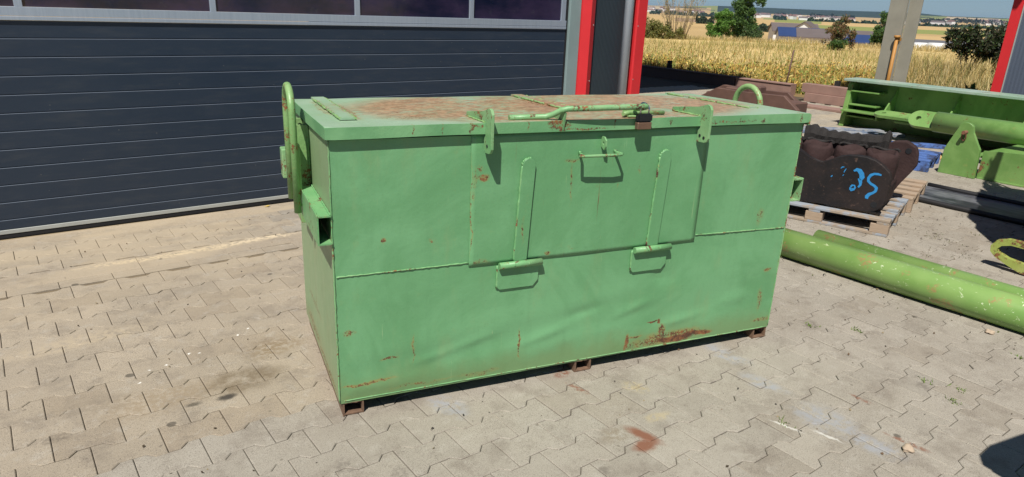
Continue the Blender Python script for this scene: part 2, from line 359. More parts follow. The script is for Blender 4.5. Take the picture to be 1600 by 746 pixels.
def build_land():
    az = np.concatenate([np.arange(8, 52, .16), np.arange(52, 368, 4)]); az = np.radians(az)
    ds = np.concatenate([[0, 3, 6, 9, 12, 14], np.arange(15, 26, .35), np.arange(26, 62, 1.2), np.geomspace(62, 1200, 70), np.geomspace(1230, 6500, 90), [7500, 9000, 12000, 20000]])
    A, D = np.meshgrid(az, ds); Xc, Yc = D*np.cos(A), D*np.sin(A); Zc = land_z(Xc, Yc)
    n, m = len(ds), len(az)
    V = np.stack([Xc, Yc, Zc], -1).reshape(-1, 3)
    i, j = np.meshgrid(np.arange(n-1), np.arange(m), indexing='ij'); j2 = (j+1) % m
    F = np.stack([i*m+j, i*m+j2, (i+1)*m+j2, (i+1)*m+j], -1).reshape(-1, 4)
    c = V[F].mean(1); x, y = c[:, 0], c[:, 1]; d = np.hypot(x, y); a = np.degrees(np.arctan2(y, x))
    col = np.zeros((len(F), 3)); grass = np.array([.58, .44, .20]); 
    tan = np.array([.50, .35, .165]); green = np.array([.24, .27, .085]); pale = np.array([.50, .40, .25]); forest = np.array([.022, .045, .028]); brown = np.array([.30, .20, .13])
    v = vnoise(x, y, 2.2, 5)[:, None]; v2 = vnoise(x, y, 9, 6)[:, None]
    col[:] = grass*(.72+.35*v+.25*v2)
    near = d < 24; col[near] = np.array([.20, .14, .07])
    yard = (x < 14.9); col[yard & (d < 40)] = (.24, .20, .155)
    mid = d >= 75
    f = np.floor(a/3.1+np.floor(np.log(np.maximum(d, 1))*2.6)*.37)*7.1+np.floor(np.log(np.maximum(d, 1))*2.6)*3.3; h = np.sin(f*12.9898)*43758.5; h = h-np.floor(h)
    cc = np.where((h < .62)[:, None], tan, np.where((h < .8)[:, None], pale, np.where((h < .92)[:, None], green, brown)))
    cc = np.where(((a < 33) & (d > 420) & (d < 640))[:, None], green, cc)
    cc = np.where(((a < 30) & (d > 640) & (d < 1100))[:, None], tan*1.05, cc)
    cc = np.where(((d >= 75) & (d < 420))[:, None], tan*(.85+.25*vnoise(x, y, 40, 4)[:, None]), cc)
    col[mid] = cc[mid]
    isf = (d > 4150) & (a > 24.3) & (a < 37.5) & (d < 9000); col[isf] = forest*(.8+.5*vnoise(x, y, 120, 8)[isf][:, None])
    far2 = (d > 4300) & ~((a > 24.3) & (a < 37.5)); hh = vnoise(a*40, d, 160, 9); col[far2 & (hh < .45)] = forest*1.3
    s = NT('land_soil_grass_and_fields', .95, 0, .1)
    s.bump(s.noise(1.5, 6, .7), .6, .15)
    m_ = s.out(s.mix(s.ma('MULTIPLY', s.step(s.noise(2.5, 8, .7), .4, .7), .35), s.attr('tint'), (.26, .19, .075)))
    o = mesh_np('ground', V, F, m_, col, smooth=True); tag(o, kind='structure')
build_land()

# ------------------------------------------------------------ the paved yard
PU_, PV_, U0, V0, AMP, SL = .2465, .1688, .4803, 3.2296, .0165, .016
def seam(kind, uL):  # points of one course edge from joint to joint; kind +1 wide ends out
    q1, q3 = uL+PU_*.25, uL+PU_*.75
    return [(uL, -kind*AMP), (q1-SL, -kind*AMP), (q1+SL, kind*AMP), (q3-SL, kind*AMP), (q3+SL, -kind*AMP), (uL+PU_, -kind*AMP)]
def build_pavers():
    V, F, COL = [], [], []
    def add(poly, colr, top):
        n = len(poly); tx, ty = rnd.gauss(0, .006), rnd.gauss(0, .006)
        cx = sum(p[0] for p in poly)/n; cy = sum(p[1] for p in poly)/n
        def off(e):
            out = []
            for i in range(n):
                (ax, ay), (bx, by), (cx_, cy_) = poly[i-1], poly[i], poly[(i+1) % n]
                d1 = Vector((bx-ax, by-ay)); d2 = Vector((cx_-bx, cy_-by))
                if d1.length < 1e-6 or d2.length < 1e-6: out.append((bx, by)); continue
                d1.normalize(); d2.normalize(); n1 = Vector((-d1.y, d1.x)); n2 = Vector((-d2.y, d2.x)); m = n1+n2
                if m.length < .2: m = n1.copy()
                m.normalize(); k = e/max(.5, m.dot(n1)); out.append((bx+m.x*k, by+m.y*k))
            return out
        a, b = off(.0014), off(.0046); base = len(V)
        for (x, y) in b: V.append((x, y, top+(x-cx)*tx+(y-cy)*ty))
        for (x, y) in a: V.append((x, y, top-.0030+(x-cx)*tx+(y-cy)*ty))
        for (x, y) in a: V.append((x, y, -.03))
        F.append(list(range(base, base+n)))
        for i in range(n):
            j = (i+1) % n
            F.append([base+n+i, base+n+j, base+j, base+i]); F.append([base+2*n+i, base+2*n+j, base+n+j, base+n+i])
        COL.extend([colr]*(2*n+1))
    def colr(x, y):
        g = rnd.gauss(1, .04); wv = rnd.random(); b = np.array([.350, .318, .266])*g
        if wv < .10: b = b*np.array([.90, .88, .86])
        if x < 1.6 and y > 2.6: b = b*np.array([1.06, .99, .90])
        return tuple(b)
    for k in range(-60, 20):
        vm = V0-k*PV_; vt, vb = vm+PV_/2, vm-PV_/2
        for i in range(-14, 60):
            uL = U0+PU_*(i+(.5 if k % 2 else 0)); uc = uL+PU_/2
            if uc > 14.2 or uc < -1.6: continue
            if vb > 4.68 and uc < 7.0: continue
            if vm > 11.5 or vm < .1*uc-.3: continue
            if uc < 6.4+.2 and vm > 5.6: continue
            if vm > 2 + 1.1*uc+3: continue
            if vm < -.05+ .16*uc: continue
            lo = [(x, vb+d) for x, d in seam(1, uL)]; hi = [(x, vt-d) for x, d in seam(1, uL)]
            poly = lo+hi[::-1]
            if uc < 7.0: poly = [(x, min(y, 4.685)) for x, y in poly]
            if uc < 7 and vt > 4.70-.02 and vb > 4.60: continue
            add(poly, colr(uc, vm), rnd.gauss(0, .0009))
    # cut pieces and slabs of the band in front of the door, then the courses up to the threshold
    x = -1.5
    while x < 7.0:
        wd = rnd.uniform(.17, .30); add([(x, 4.69), (x+wd, 4.69), (x+wd, 4.80), (x, 4.80)], tuple(np.array([.34, .29, .225])*rnd.gauss(1, .05)), 0); x += wd
    x = -1.35
    while x < 7.0: add([(x, 4.80), (x+1.0, 4.80), (x+1.0, 5.035), (x, 5.035)], tuple(np.array([.37, .31, .235])*rnd.gauss(1, .03)), .001); x += 1.0
    for k in range(4):
        vb = 5.04+k*PV_; vt = vb+PV_
        for i in range(-8, 30):
            uL = U0+PU_*(i+(.5 if k % 2 else 0))
            if uL > 7.0: continue
            lo = [(x, vb+d) for x, d in seam(1, uL)]; hi = [(x, vt-d) for x, d in seam(1, uL)]
            poly = [(x, min(max(y, 5.04), 5.635)) for x, y in lo+hi[::-1]]
            add(poly, colr(uL, vb), rnd.gauss(0, .0009))
    add([(-1.6, 5.64), (7.0, 5.64), (7.0, 5.86), (-1.6, 5.86)], (.40, .33, .24), .002)
    s = NT('concrete_paver_surface', .88, 0, .25)
    c = s.attr('tint')
    c = s.mix(s.ma('MULTIPLY', s.step(s.noise(1.3, 6, .6), .38, .68), .35), c, (.25, .215, .17))
    c = s.mix(s.ma('MULTIPLY', s.step(s.noise(5, 8, .72), .47, .66), .50), c, (.185, .155, .125))
    c = s.mix(s.ma('MULTIPLY', s.step(s.noise(11, 6, .7), .52, .68), .35), c, (.44, .41, .355))
    c = s.mix(s.ma('MULTIPLY', s.step(s.noise(420, 3, .7), .54, .62), .75), c, (.10, .088, .075))
    c = s.mix(s.ma('MULTIPLY', s.step(s.noise(170, 2, .6), .60, .66), .6), c, (.11, .095, .08))
    c = s.mix(s.ma('MULTIPLY', s.step(s.noise(300, 2, .6), .60, .70), .40), c, (.58, .54, .47))
    wv = s.warp(.10, 8); wf = s.warp(.035, 40)
    def st(p, r, rot, colr_, k, v=wv, n=(30, .40, .56)):
        nonlocal c
        m = s.ma('MULTIPLY', s.blob((p[0], p[1], 0), (r[0], r[1], 1), v, rot, .3), s.step(s.noise(n[0], 6, .7), n[1], n[2]))
        c = s.mix(s.ma('MULTIPLY', m, k), c, colr_)
    # sand washed along the door
    m = s.ma('MULTIPLY', s.step(s.xyz()[1], 3.5, 5.3), s.step(s.noise(1.8, 6, .65, sc_=(.5, 1.6, 1)), .38, .60))
    c = s.mix(s.ma('MULTIPLY', m, .6), c, (.43, .355, .25))
    st((.2, 3.85), (.5, .12), .1, (.42, .35, .25), .7); st((.9, 4.97), (.9, .07), 0, (.55, .45, .30), .9); st((1.5, 5.0), (.4, .06), .05, (.6, .50, .35), .9)
    st((.76, 3.02), (.28, .15), -.1, (.13, .095, .055), .8, wv, (7, .30, .60)); st((1.0, 3.3), (.2, .12), .1, (.2, .15, .1), .6); st((.66, 2.91), (.06, .035), 0, (.04, .035, .03), .9, wf, (20, .2, .4)); st((.52, 2.93), (.05, .025), 0, (.05, .045, .035), .7, wf, (20, .2, .4)); st((.40, 3.05), (.35, .16), 0, (.26, .20, .13), .6)
    st((1.0, 3.25), (.22, .10), .2, (.22, .165, .10), .6); st((.17, 3.15), (.25, .12), 0, (.24, .20, .15), .5); st((-.01, 2.95), (.1, .05), 0, (.12, .10, .08), .6); st((1.95, 1.72), (.13, .07), 0, (.2, .16, .11), .6)
    red = (.20, .085, .05)
    st((1.99, 1.60), (.085, .055), 0, red, .95, wf, (26, .25, .38)); st((2.04, 1.655), (.045, .12), .25, red, .95, wf, (26, .25, .4)); st((2.09, 2.25), (.07, .045), .3, red, .9, wf); st((2.06, 2.10), (.025, .09), .2, red, .8, wf)
    st((2.97, .98), (.02, .13), .1, red, .85, wf); st((3.15, 1.28), (.02, .08), .1, red, .7, wf)
    bl = (.30, .315, .345)
    for p, r, rot in [((2.97, 1.93), (.09, .20), .1), ((2.88, 1.63), (.08, .16), .1), ((2.84, 1.28), (.15, .20), .15), ((2.83, 1.05), (.09, .18), .1), ((1.46, 2.3), (.09, .16), .2), ((1.30, 1.70), (.08, .12), 0), ((3.05, 2.2), (.04, .1), 0)]: st(p, r, rot, bl, .7, wv, (16, .40, .60))
    st((2.63, 1.35), (.012, .10), .25, (.58, .56, .51), .8, wf, (30, .3, .45)); st((2.72, 1.20), (.012, .09), .2, (.58, .56, .51), .8, wf, (30, .3, .45))
    st((2.30, 1.95), (.06, .10), .3, (.38, .31, .17), .6); st((2.2, 1.72), (.10, .05), 0, (.40, .33, .2), .6)
    for p in ((.42, 3.35), (.50, 3.36), (.62, 3.42), (.66, 3.40), (.95, 3.55), (.88, 3.50), (.36, 3.25)): st(p, (.010, .009), 0, (.75, .73, .68), .95, wf, (20, .1, .2))
    for _ in range(22): st((rnd.uniform(0, 4), rnd.uniform(1, 3)), (rnd.uniform(.04, .12), rnd.uniform(.03, .08)), rnd.uniform(0, 3), (.15, .13, .11), .6)
    # small drops of oil and specks
    v = s.vor(3.3, s.warp(.02, 20)); c = s.mix(s.ma('MULTIPLY', s.step(v, .075, .05), .8), c, (.09, .078, .062))
    v = s.vor(9, s.vm('ADD', s.warp(.01, 30), (3.3, 1.7, 0))); c = s.mix(s.ma('MULTIPLY', s.step(v, .075, .05), .6), c, (.14, .12, .095))
    s.bump(s.noise(320, 4, .7), .35, .0016)
    mt = s.out(c)
    me = bpy.data.meshes.new('paving'); me.from_pydata(V, [], F); a = me.color_attributes.new('tint', 'FLOAT_COLOR', 'CORNER')
    buf = []
    for f, cl in zip(F, COL): buf.extend([*cl, 1.0]*len(f))
    a.data.foreach_set('color', buf); me.materials.append(mt); me.update()
    o = bpy.data.objects.new('paving', me); C.objects.link(o); tag(o, kind='structure')
    s = NT('joint_sand', .95, 0, .1); c = s.mix(s.noise(9, 6, .7), (.05, .042, .034), (.15, .12, .085))
    c = s.mix(s.ma('MULTIPLY', s.step(s.xyz()[1], 4.2, 5.2), s.step(s.xyz()[0], 6, 4)), c, (.30, .235, .15))
    mt = s.out(c)
    V2, F2 = [], []
    nx, ny = 60, 50
    for j in range(ny+1):
        for i in range(nx+1):
            x = -3+18.0*i/nx; y = -1+15*j/ny; V2.append((x, y, -.0125+ (vnoise(np.array(x), np.array(y), .5, 3)-.5)*.003))
    for j in range(ny):
        for i in range(nx): F2.append((j*(nx+1)+i, j*(nx+1)+i+1, (j+1)*(nx+1)+i+1, (j+1)*(nx+1)+i))
    me = bpy.data.meshes.new('yard_bed'); me.from_pydata(V2, [], F2); me.materials.append(mt); o = bpy.data.objects.new('yard_bed', me); C.objects.link(o); tag(o, kind='structure')
build_pavers()

# ------------------------------------------------------------ the workshop with its sectional door
W = thing('workshop_building', (0, 5.9, 0), 0, 'dark workshop hall with a sectional garage door and red corner trim behind the green container', 'building')
DX0, DX1, G1Z, PS = -2.2, 5.16, 1.3837, .125
door = MB()
zs = [.06]+[G1Z-PS*k for k in range(10, -1, -1)]+[1.497]
for a, b in zip(zs[:-1], zs[1:]):   # each rib of the panel stands out between fine grooves
    fy = lambda p, t: Vector((t, p[0], p[1]))
    door.prism([(.03, a), (.009, a), (.0, a+.0025), (.0, b-.007), (.009, b-.0003), (.03, b)], fy, DX0, DX1)
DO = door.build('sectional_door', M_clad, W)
MB().box(DX0, DX1, -.006, .02, .028, .058, .002).build('bottom_rail', M_sill, DO)
MB().box(DX0, DX1, -.002, .03, -.002, .027).build('rubber_seal', M_seal, DO)
fr = MB(); fr.box(DX0, DX1, -.014, .03, 1.499, 1.524, .002).box(DX0, DX1, -.012, .03, 1.527, 1.586, .002).box(DX0, DX1, -.012, .03, 2.06, 2.12, .002)
for a, b in [(-.93, -.87), (.262, .31), (1.515, 1.56), (2.72, 2.768), (3.915, 3.965), (5.085, 5.145)]: fr.box(a, b, -.011, .03, 1.5865, 2.0595, .002)
fr.build('window_frame', M_alu, DO)
for a, b in [(-.87, .262), (.31, 1.515), (1.56, 2.72), (2.768, 3.915), (3.965, 5.085)]: MB().box(a+.0005, b-.0005, .004, .012, 1.587, 2.059).build('window_pane', M_glass, DO)
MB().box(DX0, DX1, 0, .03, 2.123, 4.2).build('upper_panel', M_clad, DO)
MB().box(5.19, 5.345, -.03, .04, 0, 4.3, .003).build('door_jamb', M_jamb, W)
MB().box(DX1+.004, 5.187, .0, .03, 0, 4.2).build('jamb_seal', M_seal, W)
fz = lambda p, t: Vector((p[0], p[1], t))
MB().prism([(5.348, -.05), (5.435, -.10), (5.53, -.055), (5.53, .03), (5.348, .03)], fz, 0, 4.6).build('red_trim', M_red, W)
MB().prism([(6.16, .03), (6.16, -.075), (6.175, -.09), (6.315, -.09), (6.33, -.075), (6.33, .2), (6.315, .2), (6.315, .03)], fz, 0, 4.6).build('red_trim', M_red, W)
for (x, y) in ((5.505, -.069), (6.185, -.0905)):
    for z in (.35, .95, 1.55, 2.15): MB().cyl((x, y-.003, z), (x, y+.002, z), .006, 8).build('screw', M_sill, W)
MB().box(5.532, 6.158, 0, .1, 0, 4.6).box(-2.6, 6.3, 0, .1, 4.3, 5.0).box(-2.6, DX0-.01, 0, .1, 0, 4.3).box(6.2, 6.3, .2, 10, 0, 5.0).build('wall', M_wall, W)
MB().box(-2.6, 6.29, .1, 10, 4.86, 4.98).build('roof', M_sill, W)
pp = MB(); pp.cyl((6.02, -.085, 0), (6.02, -.085, 4.6), .052, 28)
PPo = pp.build('downpipe', M_zinc, W)
for z in (.45, 2.1): cl = MB(); cl.cyl((6.02, -.085, z), (6.02, -.085, z+.03), .056, 28); cl.box(6.01, 6.03, -.06, 0, z+.005, z+.025); cl.build('pipe_clamp', M_zinc, PPo)
# unseen canopy, added and sized for the shade it throws on the yard
cn = thing('shadow_canopy', (6.3, 12, 0), 0, 'unseen flat canopy on the workshop end wall, added to shade the field edge', 'canopy')
MB().box(.03, 6.3, -3.6, 4, 5.6, 5.75).build('deck', M_sill, cn)
for y in (-3.4, 0.2, 3.8): cp = MB(); cp.box(.03, 6.25, y-.08, y+.08, 5.4, 5.598); cp.box(.03, .2, y-.09, y+.09, 0, 5.398); cp.build('support_frame', M_col, cn)

# building at the right
B2 = thing('storage_building', (13, 4.45, 0), 0, 'grey ribbed metal building with a red corner trim at the right edge', 'building')
MB().box(0, .1, -9, -.152, 0, 5.0).box(.1, 7, -.1, -.03, 0, 5.0).build('wall', M_wall2, B2)
MB().box(-.02, .1, -.15, 0, 0, 5.02, .004).build('red_trim', M_red, B2)
MB().box(-.028, -.004, -.163, -.1505, 0, 5.0).build('trim_edge', M_sill, B2)
MB().box(-1.4, -.0, -1.08, -.75, 4.5, 4.75).box(-.03, 7, -9, 0, 5.03, 5.15).build('roof', M_sill, B2)  # first box is an unseen stub, added to shade the red trim

# steel column with pole
cm = MB(); cm.box(0, .03, .06, .34, 0, 6.2, .003).box(.32, .35, -.04, .175, 0, 6.2, .003).box(.03, .32, .178, .20, 0, 6.2)
co = cm.build('steel_column', M_col, loc=(12.6, 5.79, 0)); tag(co, 'tall weathered grey steel H column standing behind the light green beam', 'column')
om = MB(); om.cyl((0, 0, 0), (.0, .0, 1.45), .028, 12); om.cyl((0, 0, 1.45), (0, 0, 1.49), .05, 12); om.box(-.01, .1, -.03, .03, 1.40, 1.45)
oo = om.build('orange_pole', M_orange, loc=(12.53, 5.86, 0.0)); tag(oo, 'thin orange pole standing against the grey steel column', 'pole')

# ------------------------------------------------------------ the green container
K = thing('steel_container', (1.0173, 2.4825, 0), R(-13.224), 'large light green steel container with rusty lid standing in the middle of the yard', 'container')
BW, BD, B0, B1 = 2.39, .986, .065, 1.212
def dent(a, z):
    d = 0
    for ca, cz, ra, rz, h, tilt in [(.35, .30, .35, .05, .007, .22), (.55, .22, .45, .05, -.008, .25), (.75, .34, .30, .05, .007, .22), (1.05, .20, .30, .06, .010, .3), (1.35, .27, .35, .05, -.009, .3), (1.30, .40, .22, .04, .006, .2), (1.62, .33, .28, .06, .009, .3),
                                     (1.85, .24, .25, .05, -.008, .3), (.95, .50, .5, .07, .004, .1), (2.05, .45, .3, .08, .005, .1), (1.9, .60, .3, .08, -.004, 0), (.3, .52, .3, .08, .003, .1), (1.66, .45, .06, .05, -.006, 0), (.15, .12, .2, .04, .006, .1), (.62, .27, .10, .02, .007, .5), (.98, .24, .12, .022, .008, .5), (1.18, .33, .09, .02, -.007, .3), (1.47, .31, .10, .02, .007, .6), (1.60, .47, .035, .03, -.008, 0), (1.76, .20, .12, .02, .007, .3), (.42, .22, .10, .018, .006, .4), (2.1, .27, .10, .03, .006, .2)]:
        x = (a-ca)/ra; y = (z-cz-tilt*(a-ca)*.45)/rz
        g = math.exp(-x*x)*(math.exp(-y*y*1.5) if y < 0 else math.exp(-y*y*.6)); d += h*g*(.30 if ra > .2 else .7)
    e = min(1, a/.06, (BW-a)/.06, (z-B0)/.05)
    top = max(0, min(1, (.72-z)/.1))
    return d*max(0, e)*(top*.9+.1)
bd = bmesh.new(); NX, NZ = 170, 86
grid = [[bd.verts.new((BW*i/NX, -dent(BW*i/NX, B0+(B1-B0)*j/NZ) if z_ else 0, B0+(B1-B0)*j/NZ)) for i in range(NX+1)] for j, z_ in [(j, True) for j in range(NZ+1)]]
for j in range(NZ):
    for i in range(NX): f = bd.faces.new((grid[j][i], grid[j][i+1], grid[j+1][i+1], grid[j+1][i])); f.smooth = True
mb = MB(); mb.b.free(); mb.b = bd
mb.box(.0005, .004, .002, BD, B0, B1).box(BW-.004, BW-.0005, .002, BD, B0, B1).box(0, BW, BD-.004, BD, B0, B1).box(.005, BW-.005, .005, BD-.005, B0, B0+.004).box(.004, BW-.004, .0045, .012, B0, B1)
bmesh.ops.recalc_face_normals(bd, faces=bd.faces[:])
me = bpy.data.meshes.new('body'); bd.to_mesh(me); bd.free(); me.materials.append(M_body); BO = bpy.data.objects.new('body', me); C.objects.link(BO); BO.parent = K
# weld seams
sm = MB(); sm.weld((.01, -.002, .655), (.577, -.003, .655), .0035).weld((1.793, -.003, .668), (2.38, -.002, .655), .0035)
sm.weld((.001, -.001, B0+.01), (.001, -.001, B1), .004, step=.02).weld((BW-.001, -.001, B0+.01), (BW-.001, -.001, B1), .003, step=.02)
sm.weld((.02, -.001, B0+.012), (BW-.02, -.001, B0+.004), .003, step=.03)
sm.build('weld_seam', M_fit, BO)
# front hatch sheet
hb = bmesh.new(); NX, NZ = 50, 30; P0, P1, Q0, Q1 = .580, 1.790, .636, 1.216
g = [[hb.verts.new((P0+(P1-P0)*i/NX-.008*j/NZ*0, -.0044-.0008*math.sin(i*.35)*math.sin(j*.3+1), Q0+(Q1-Q0)*j/NZ)) for i in range(NX+1)] for j in range(NZ+1)]
for j in range(NZ):
    for i in range(NX): hb.faces.new((g[j][i], g[j][i+1], g[j+1][i+1], g[j+1][i])).smooth = True
r = bmesh.ops.extrude_face_region(hb, geom=hb.faces[:]); 
for v in [v for v in r['geom'] if isinstance(v, bmesh.types.BMVert)]: v.co.y += .0030
mb = MB(); mb.b.free(); mb.b = hb; HO = mb.build('front_hatch', M_panel, K)
# hinge arms, barrels and their plates
for ca, zt in ((.843, 1.108), (1.550, 1.113)):
    dx = -.022 if ca < 1 else -.022
    w_ = .031
    pts = [(ca+dx-w_, .645), (ca+dx+w_, .645), (ca+w_, zt-w_)]+arc(ca, zt-w_, w_, 0, 180, 8)[1:]
    fn = lambda p, t: Vector((p[0], t, p[1]))
    A = MB().prism(pts, fn, -.018, -.0093, .0015).build('hinge_arm', M_panel, K)
    wb = MB(); lp = pts[-6:]+[pts[0]]
    for p, q in zip(lp[:-1], lp[1:]): wb.weld((p[0], -.012, p[1]), (q[0], -.012, q[1]), .0055)
    wb.build('weld_bead', M_fit, A)
    x0 = ca-.125; hz = .630
    hb_ = MB(); hb_.cyl((x0, -.022, hz), (x0+.208, -.022, hz), .0155, 16)
    for xx in (x0+.07, x0+.14): hb_.weld((xx, -.0385, hz-.002), (xx, -.034, hz+.010), .003, n=5, step=.004)
    hb_.build('hinge_barrel', M_fit, K)
    pl = [(x0-.002, .628), (x0-.002, .522), (x0+.010, .511), (x0+.175, .511), (x0+.200, .540), (x0+.200, .628)]
    P = MB().prism(pl, fn, -.011, -.0015, .001).build('hinge_plate', M_panel, K)
    wb = MB(); wb.weld((x0-.003, -.006, .625), (x0-.003, -.006, .52), .005); wb.build('weld_bead', M_fit, P)
# pull handle and padlock lug on the hatch
hd = MB(); hd.tube([(1.090, -.009, 1.116), (1.088, -.03, 1.116), (1.068, -.058, 1.116), (1.060, -.064, 1.116), (1.075, -.068, 1.116), (1.22, -.072, 1.115), (1.268, -.070, 1.115), (1.279, -.058, 1.115), (1.276, -.03, 1.115), (1.271, -.009, 1.115)], .0068, 10)
hd.weld((1.083, -.011, 1.122), (1.098, -.011, 1.122), .006).weld((1.264, -.011, 1.122), (1.28, -.011, 1.122), .006)
hd.build('pull_handle', M_fit, K)
fn = lambda p, t: Vector((p[0]+t*.0, p[1], p[2]) if len(p) > 2 else (t, p[0], p[1]))
fyz = lambda p, t: Vector((t, p[0], p[1]))
lg = MB(); lg.prism([(-.008, 1.145), (-.008, 1.19), (-.030, 1.190), (-.046, 1.175), (-.048, 1.150), (-.035, 1.132)], fyz, 1.196, 1.203, 0, hole=[(-.028+.007*math.cos(k*math.pi/4), 1.162+.008*math.sin(k*math.pi/4)) for k in range(8)]); lg.build('hatch_lug', M_fit, K)
# lid
zl = lambda b: 1.266-.0239*(b+.024)
lb = bmesh.new(); NX, NY = 90, 36; a0, a1, b0, b1, th = -.014, 2.398, -.026, .955, .046
def lz(a, b): return zl(b)+(-.0025*math.sin(a*4.1+1)*math.sin(b*3.2)-.0012*math.sin(a*11)) * (1 if b > b0 else .5)
g = [[lb.verts.new((a0+(a1-a0)*i/NX, b0+(b1-b0)*j/NY, lz(a0+(a1-a0)*i/NX, b0+(b1-b0)*j/NY))) for i in range(NX+1)] for j in range(NY+1)]
for j in range(NY):
    for i in range(NX): lb.faces.new((g[j][i], g[j][i+1], g[j+1][i+1], g[j+1][i])).smooth = True
r = bmesh.ops.extrude_face_region(lb, geom=lb.faces[:])
nv = [v for v in r['geom'] if isinstance(v, bmesh.types.BMVert)]
for v in nv: v.co.z -= th*(1+.03*math.sin(v.co.x*5+2))
es = [e for e in lb.edges if e.is_valid and len(e.link_faces) == 2 and e.calc_face_angle(0) > .8]
bmesh.ops.bevel(lb, geom=es, offset=.0022, segments=2, affect='EDGES')
lb.normal_update()
for f in lb.faces: f.smooth = abs(f.normal.z) > .9
mb = MB(); mb.b.free(); mb.b = lb; LO = mb.build('lid', M_lid, K)
MB().box(2.4, 2.412, -.024, .03, 1.205, 1.262, .003).build('corner_tab', M_fit, LO)
for x0_, x1_, y0_, y1_ in ((.080, .142, .165, .95), (1.170, 1.232, .32, .95), (2.196, 2.252, .19, .93)):
    rb = MB(); b_ = rb.b
    vs = [b_.verts.new((x, y, zl(y)+h)) for (y, h) in ((y0_, .001), (y1_, .001)) for x in (x0_, x1_)]
    vt = [b_.verts.new((x, y, zl(y)+.010)) for y in (y0_, y1_) for x in (x0_, x1_)]
    for q in ((0, 1, 3, 2),): b_.faces.new([vs[i] for i in q]); b_.faces.new([vt[i] for i in q])
    for i, j in ((0, 1), (1, 3), (3, 2), (2, 0)): b_.faces.new((vs[i], vs[j], vt[j], vt[i]))
    RO = rb.build('lid_rib', M_lid, LO)
    wb = MB()
    for x in (x0_, x1_):
        y = y0_
        while y < y1_-.05: 
            l = rnd.uniform(.06, .16); wb.weld((x, y, zl(y)+.006), (x, min(y1_, y+l), zl(min(y1_, y+l))+.006), .006); y += l+rnd.uniform(.01, .06)
    wb.build('weld_bead', M_loop, RO)
for ca in (.637, 1.722):
    prof = [(.205, zl(.2)+.001), (.200, zl(.2)+.020), (.0, 1.308), (-.045, 1.322), (-.062, 1.327), (-.080, 1.322), (-.092, 1.305), (-.092, 1.172), (-.082, 1.156), (-.070, 1.150), (-.012, 1.147), (-.012, 1.200), (-.0285, 1.213), (-.0285, 1.266)]
    if ca < 1: prof = [(.205, zl(.2)+.001), (.200, zl(.2)+.020), (.0, 1.310), (-.045, 1.327), (-.062, 1.330), (-.080, 1.325), (-.092, 1.308), (-.092, 1.168), (-.082, 1.152), (-.070, 1.146), (-.030, 1.144), (-.012, 1.165), (-.012, 1.205), (-.0285, 1.213), (-.0285, 1.266)]
    bk = MB().prism(prof, fyz, ca-.006, ca+.006, .0012).build('lid_bracket', M_fit, LO)
    hl = MB(); holes = ((-.05, 1.175),) if ca < 1 else ((-.032, 1.178), (-.062, 1.172))
    for (y, z) in holes: hl.cyl((ca-.0075, y, z), (ca-.0050, y, z), .0075, 12)  # black discs stand in for the shade inside the holes
    hl.build('hole_disc', M_lockd, bk)
    wb = MB(); wb.weld((ca-.009, .19, zl(.19)+.003), (ca-.009, -.02, zl(-.02)+.003), .005).weld((ca+.009, .19, zl(.19)+.003), (ca+.009, -.02, zl(-.02)+.003), .005); wb.build('weld_bead', M_loop, bk)
hb2 = MB(); hb2.tube([(.765, .045, 1.273), (.85, .038, 1.2745), (.925, .020, 1.278), (.950, .000, 1.289), (.975, -.030, 1.312), (.995, -.045, 1.319), (1.15, -.054, 1.321), (1.355, -.058, 1.323), (1.385, -.052, 1.322), (1.397, -.035, 1.318), (1.392, .0, 1.308), (1.38, .03, 1.301)], .0125, 12)
hb2.prism([(-.0275, 1.225), (-.045, 1.300), (-.02, 1.305), (.05, 1.275), (.05, 1.266), (-.0275, 1.268)], fyz, .985, .993)
hb2.weld((.80, .052, 1.268), (.92, .035, 1.268), .006)
hb2.build('lid_handle', M_fit, LO)
hs = MB(); hs.tube([(1.315, .02, 1.280), (1.35, .035, 1.283), (1.40, .05, 1.281), (1.56, .055, 1.276)], .0095, 10).box(1.34, 1.42, .0, .06, 1.266, 1.272, .001).box(1.33, 1.44, .045, .051, 1.267, 1.300, .001)
hs.weld((1.33, .0, 1.272), (1.43, .0, 1.272), .005); hs.build('hasp', M_loop, LO)
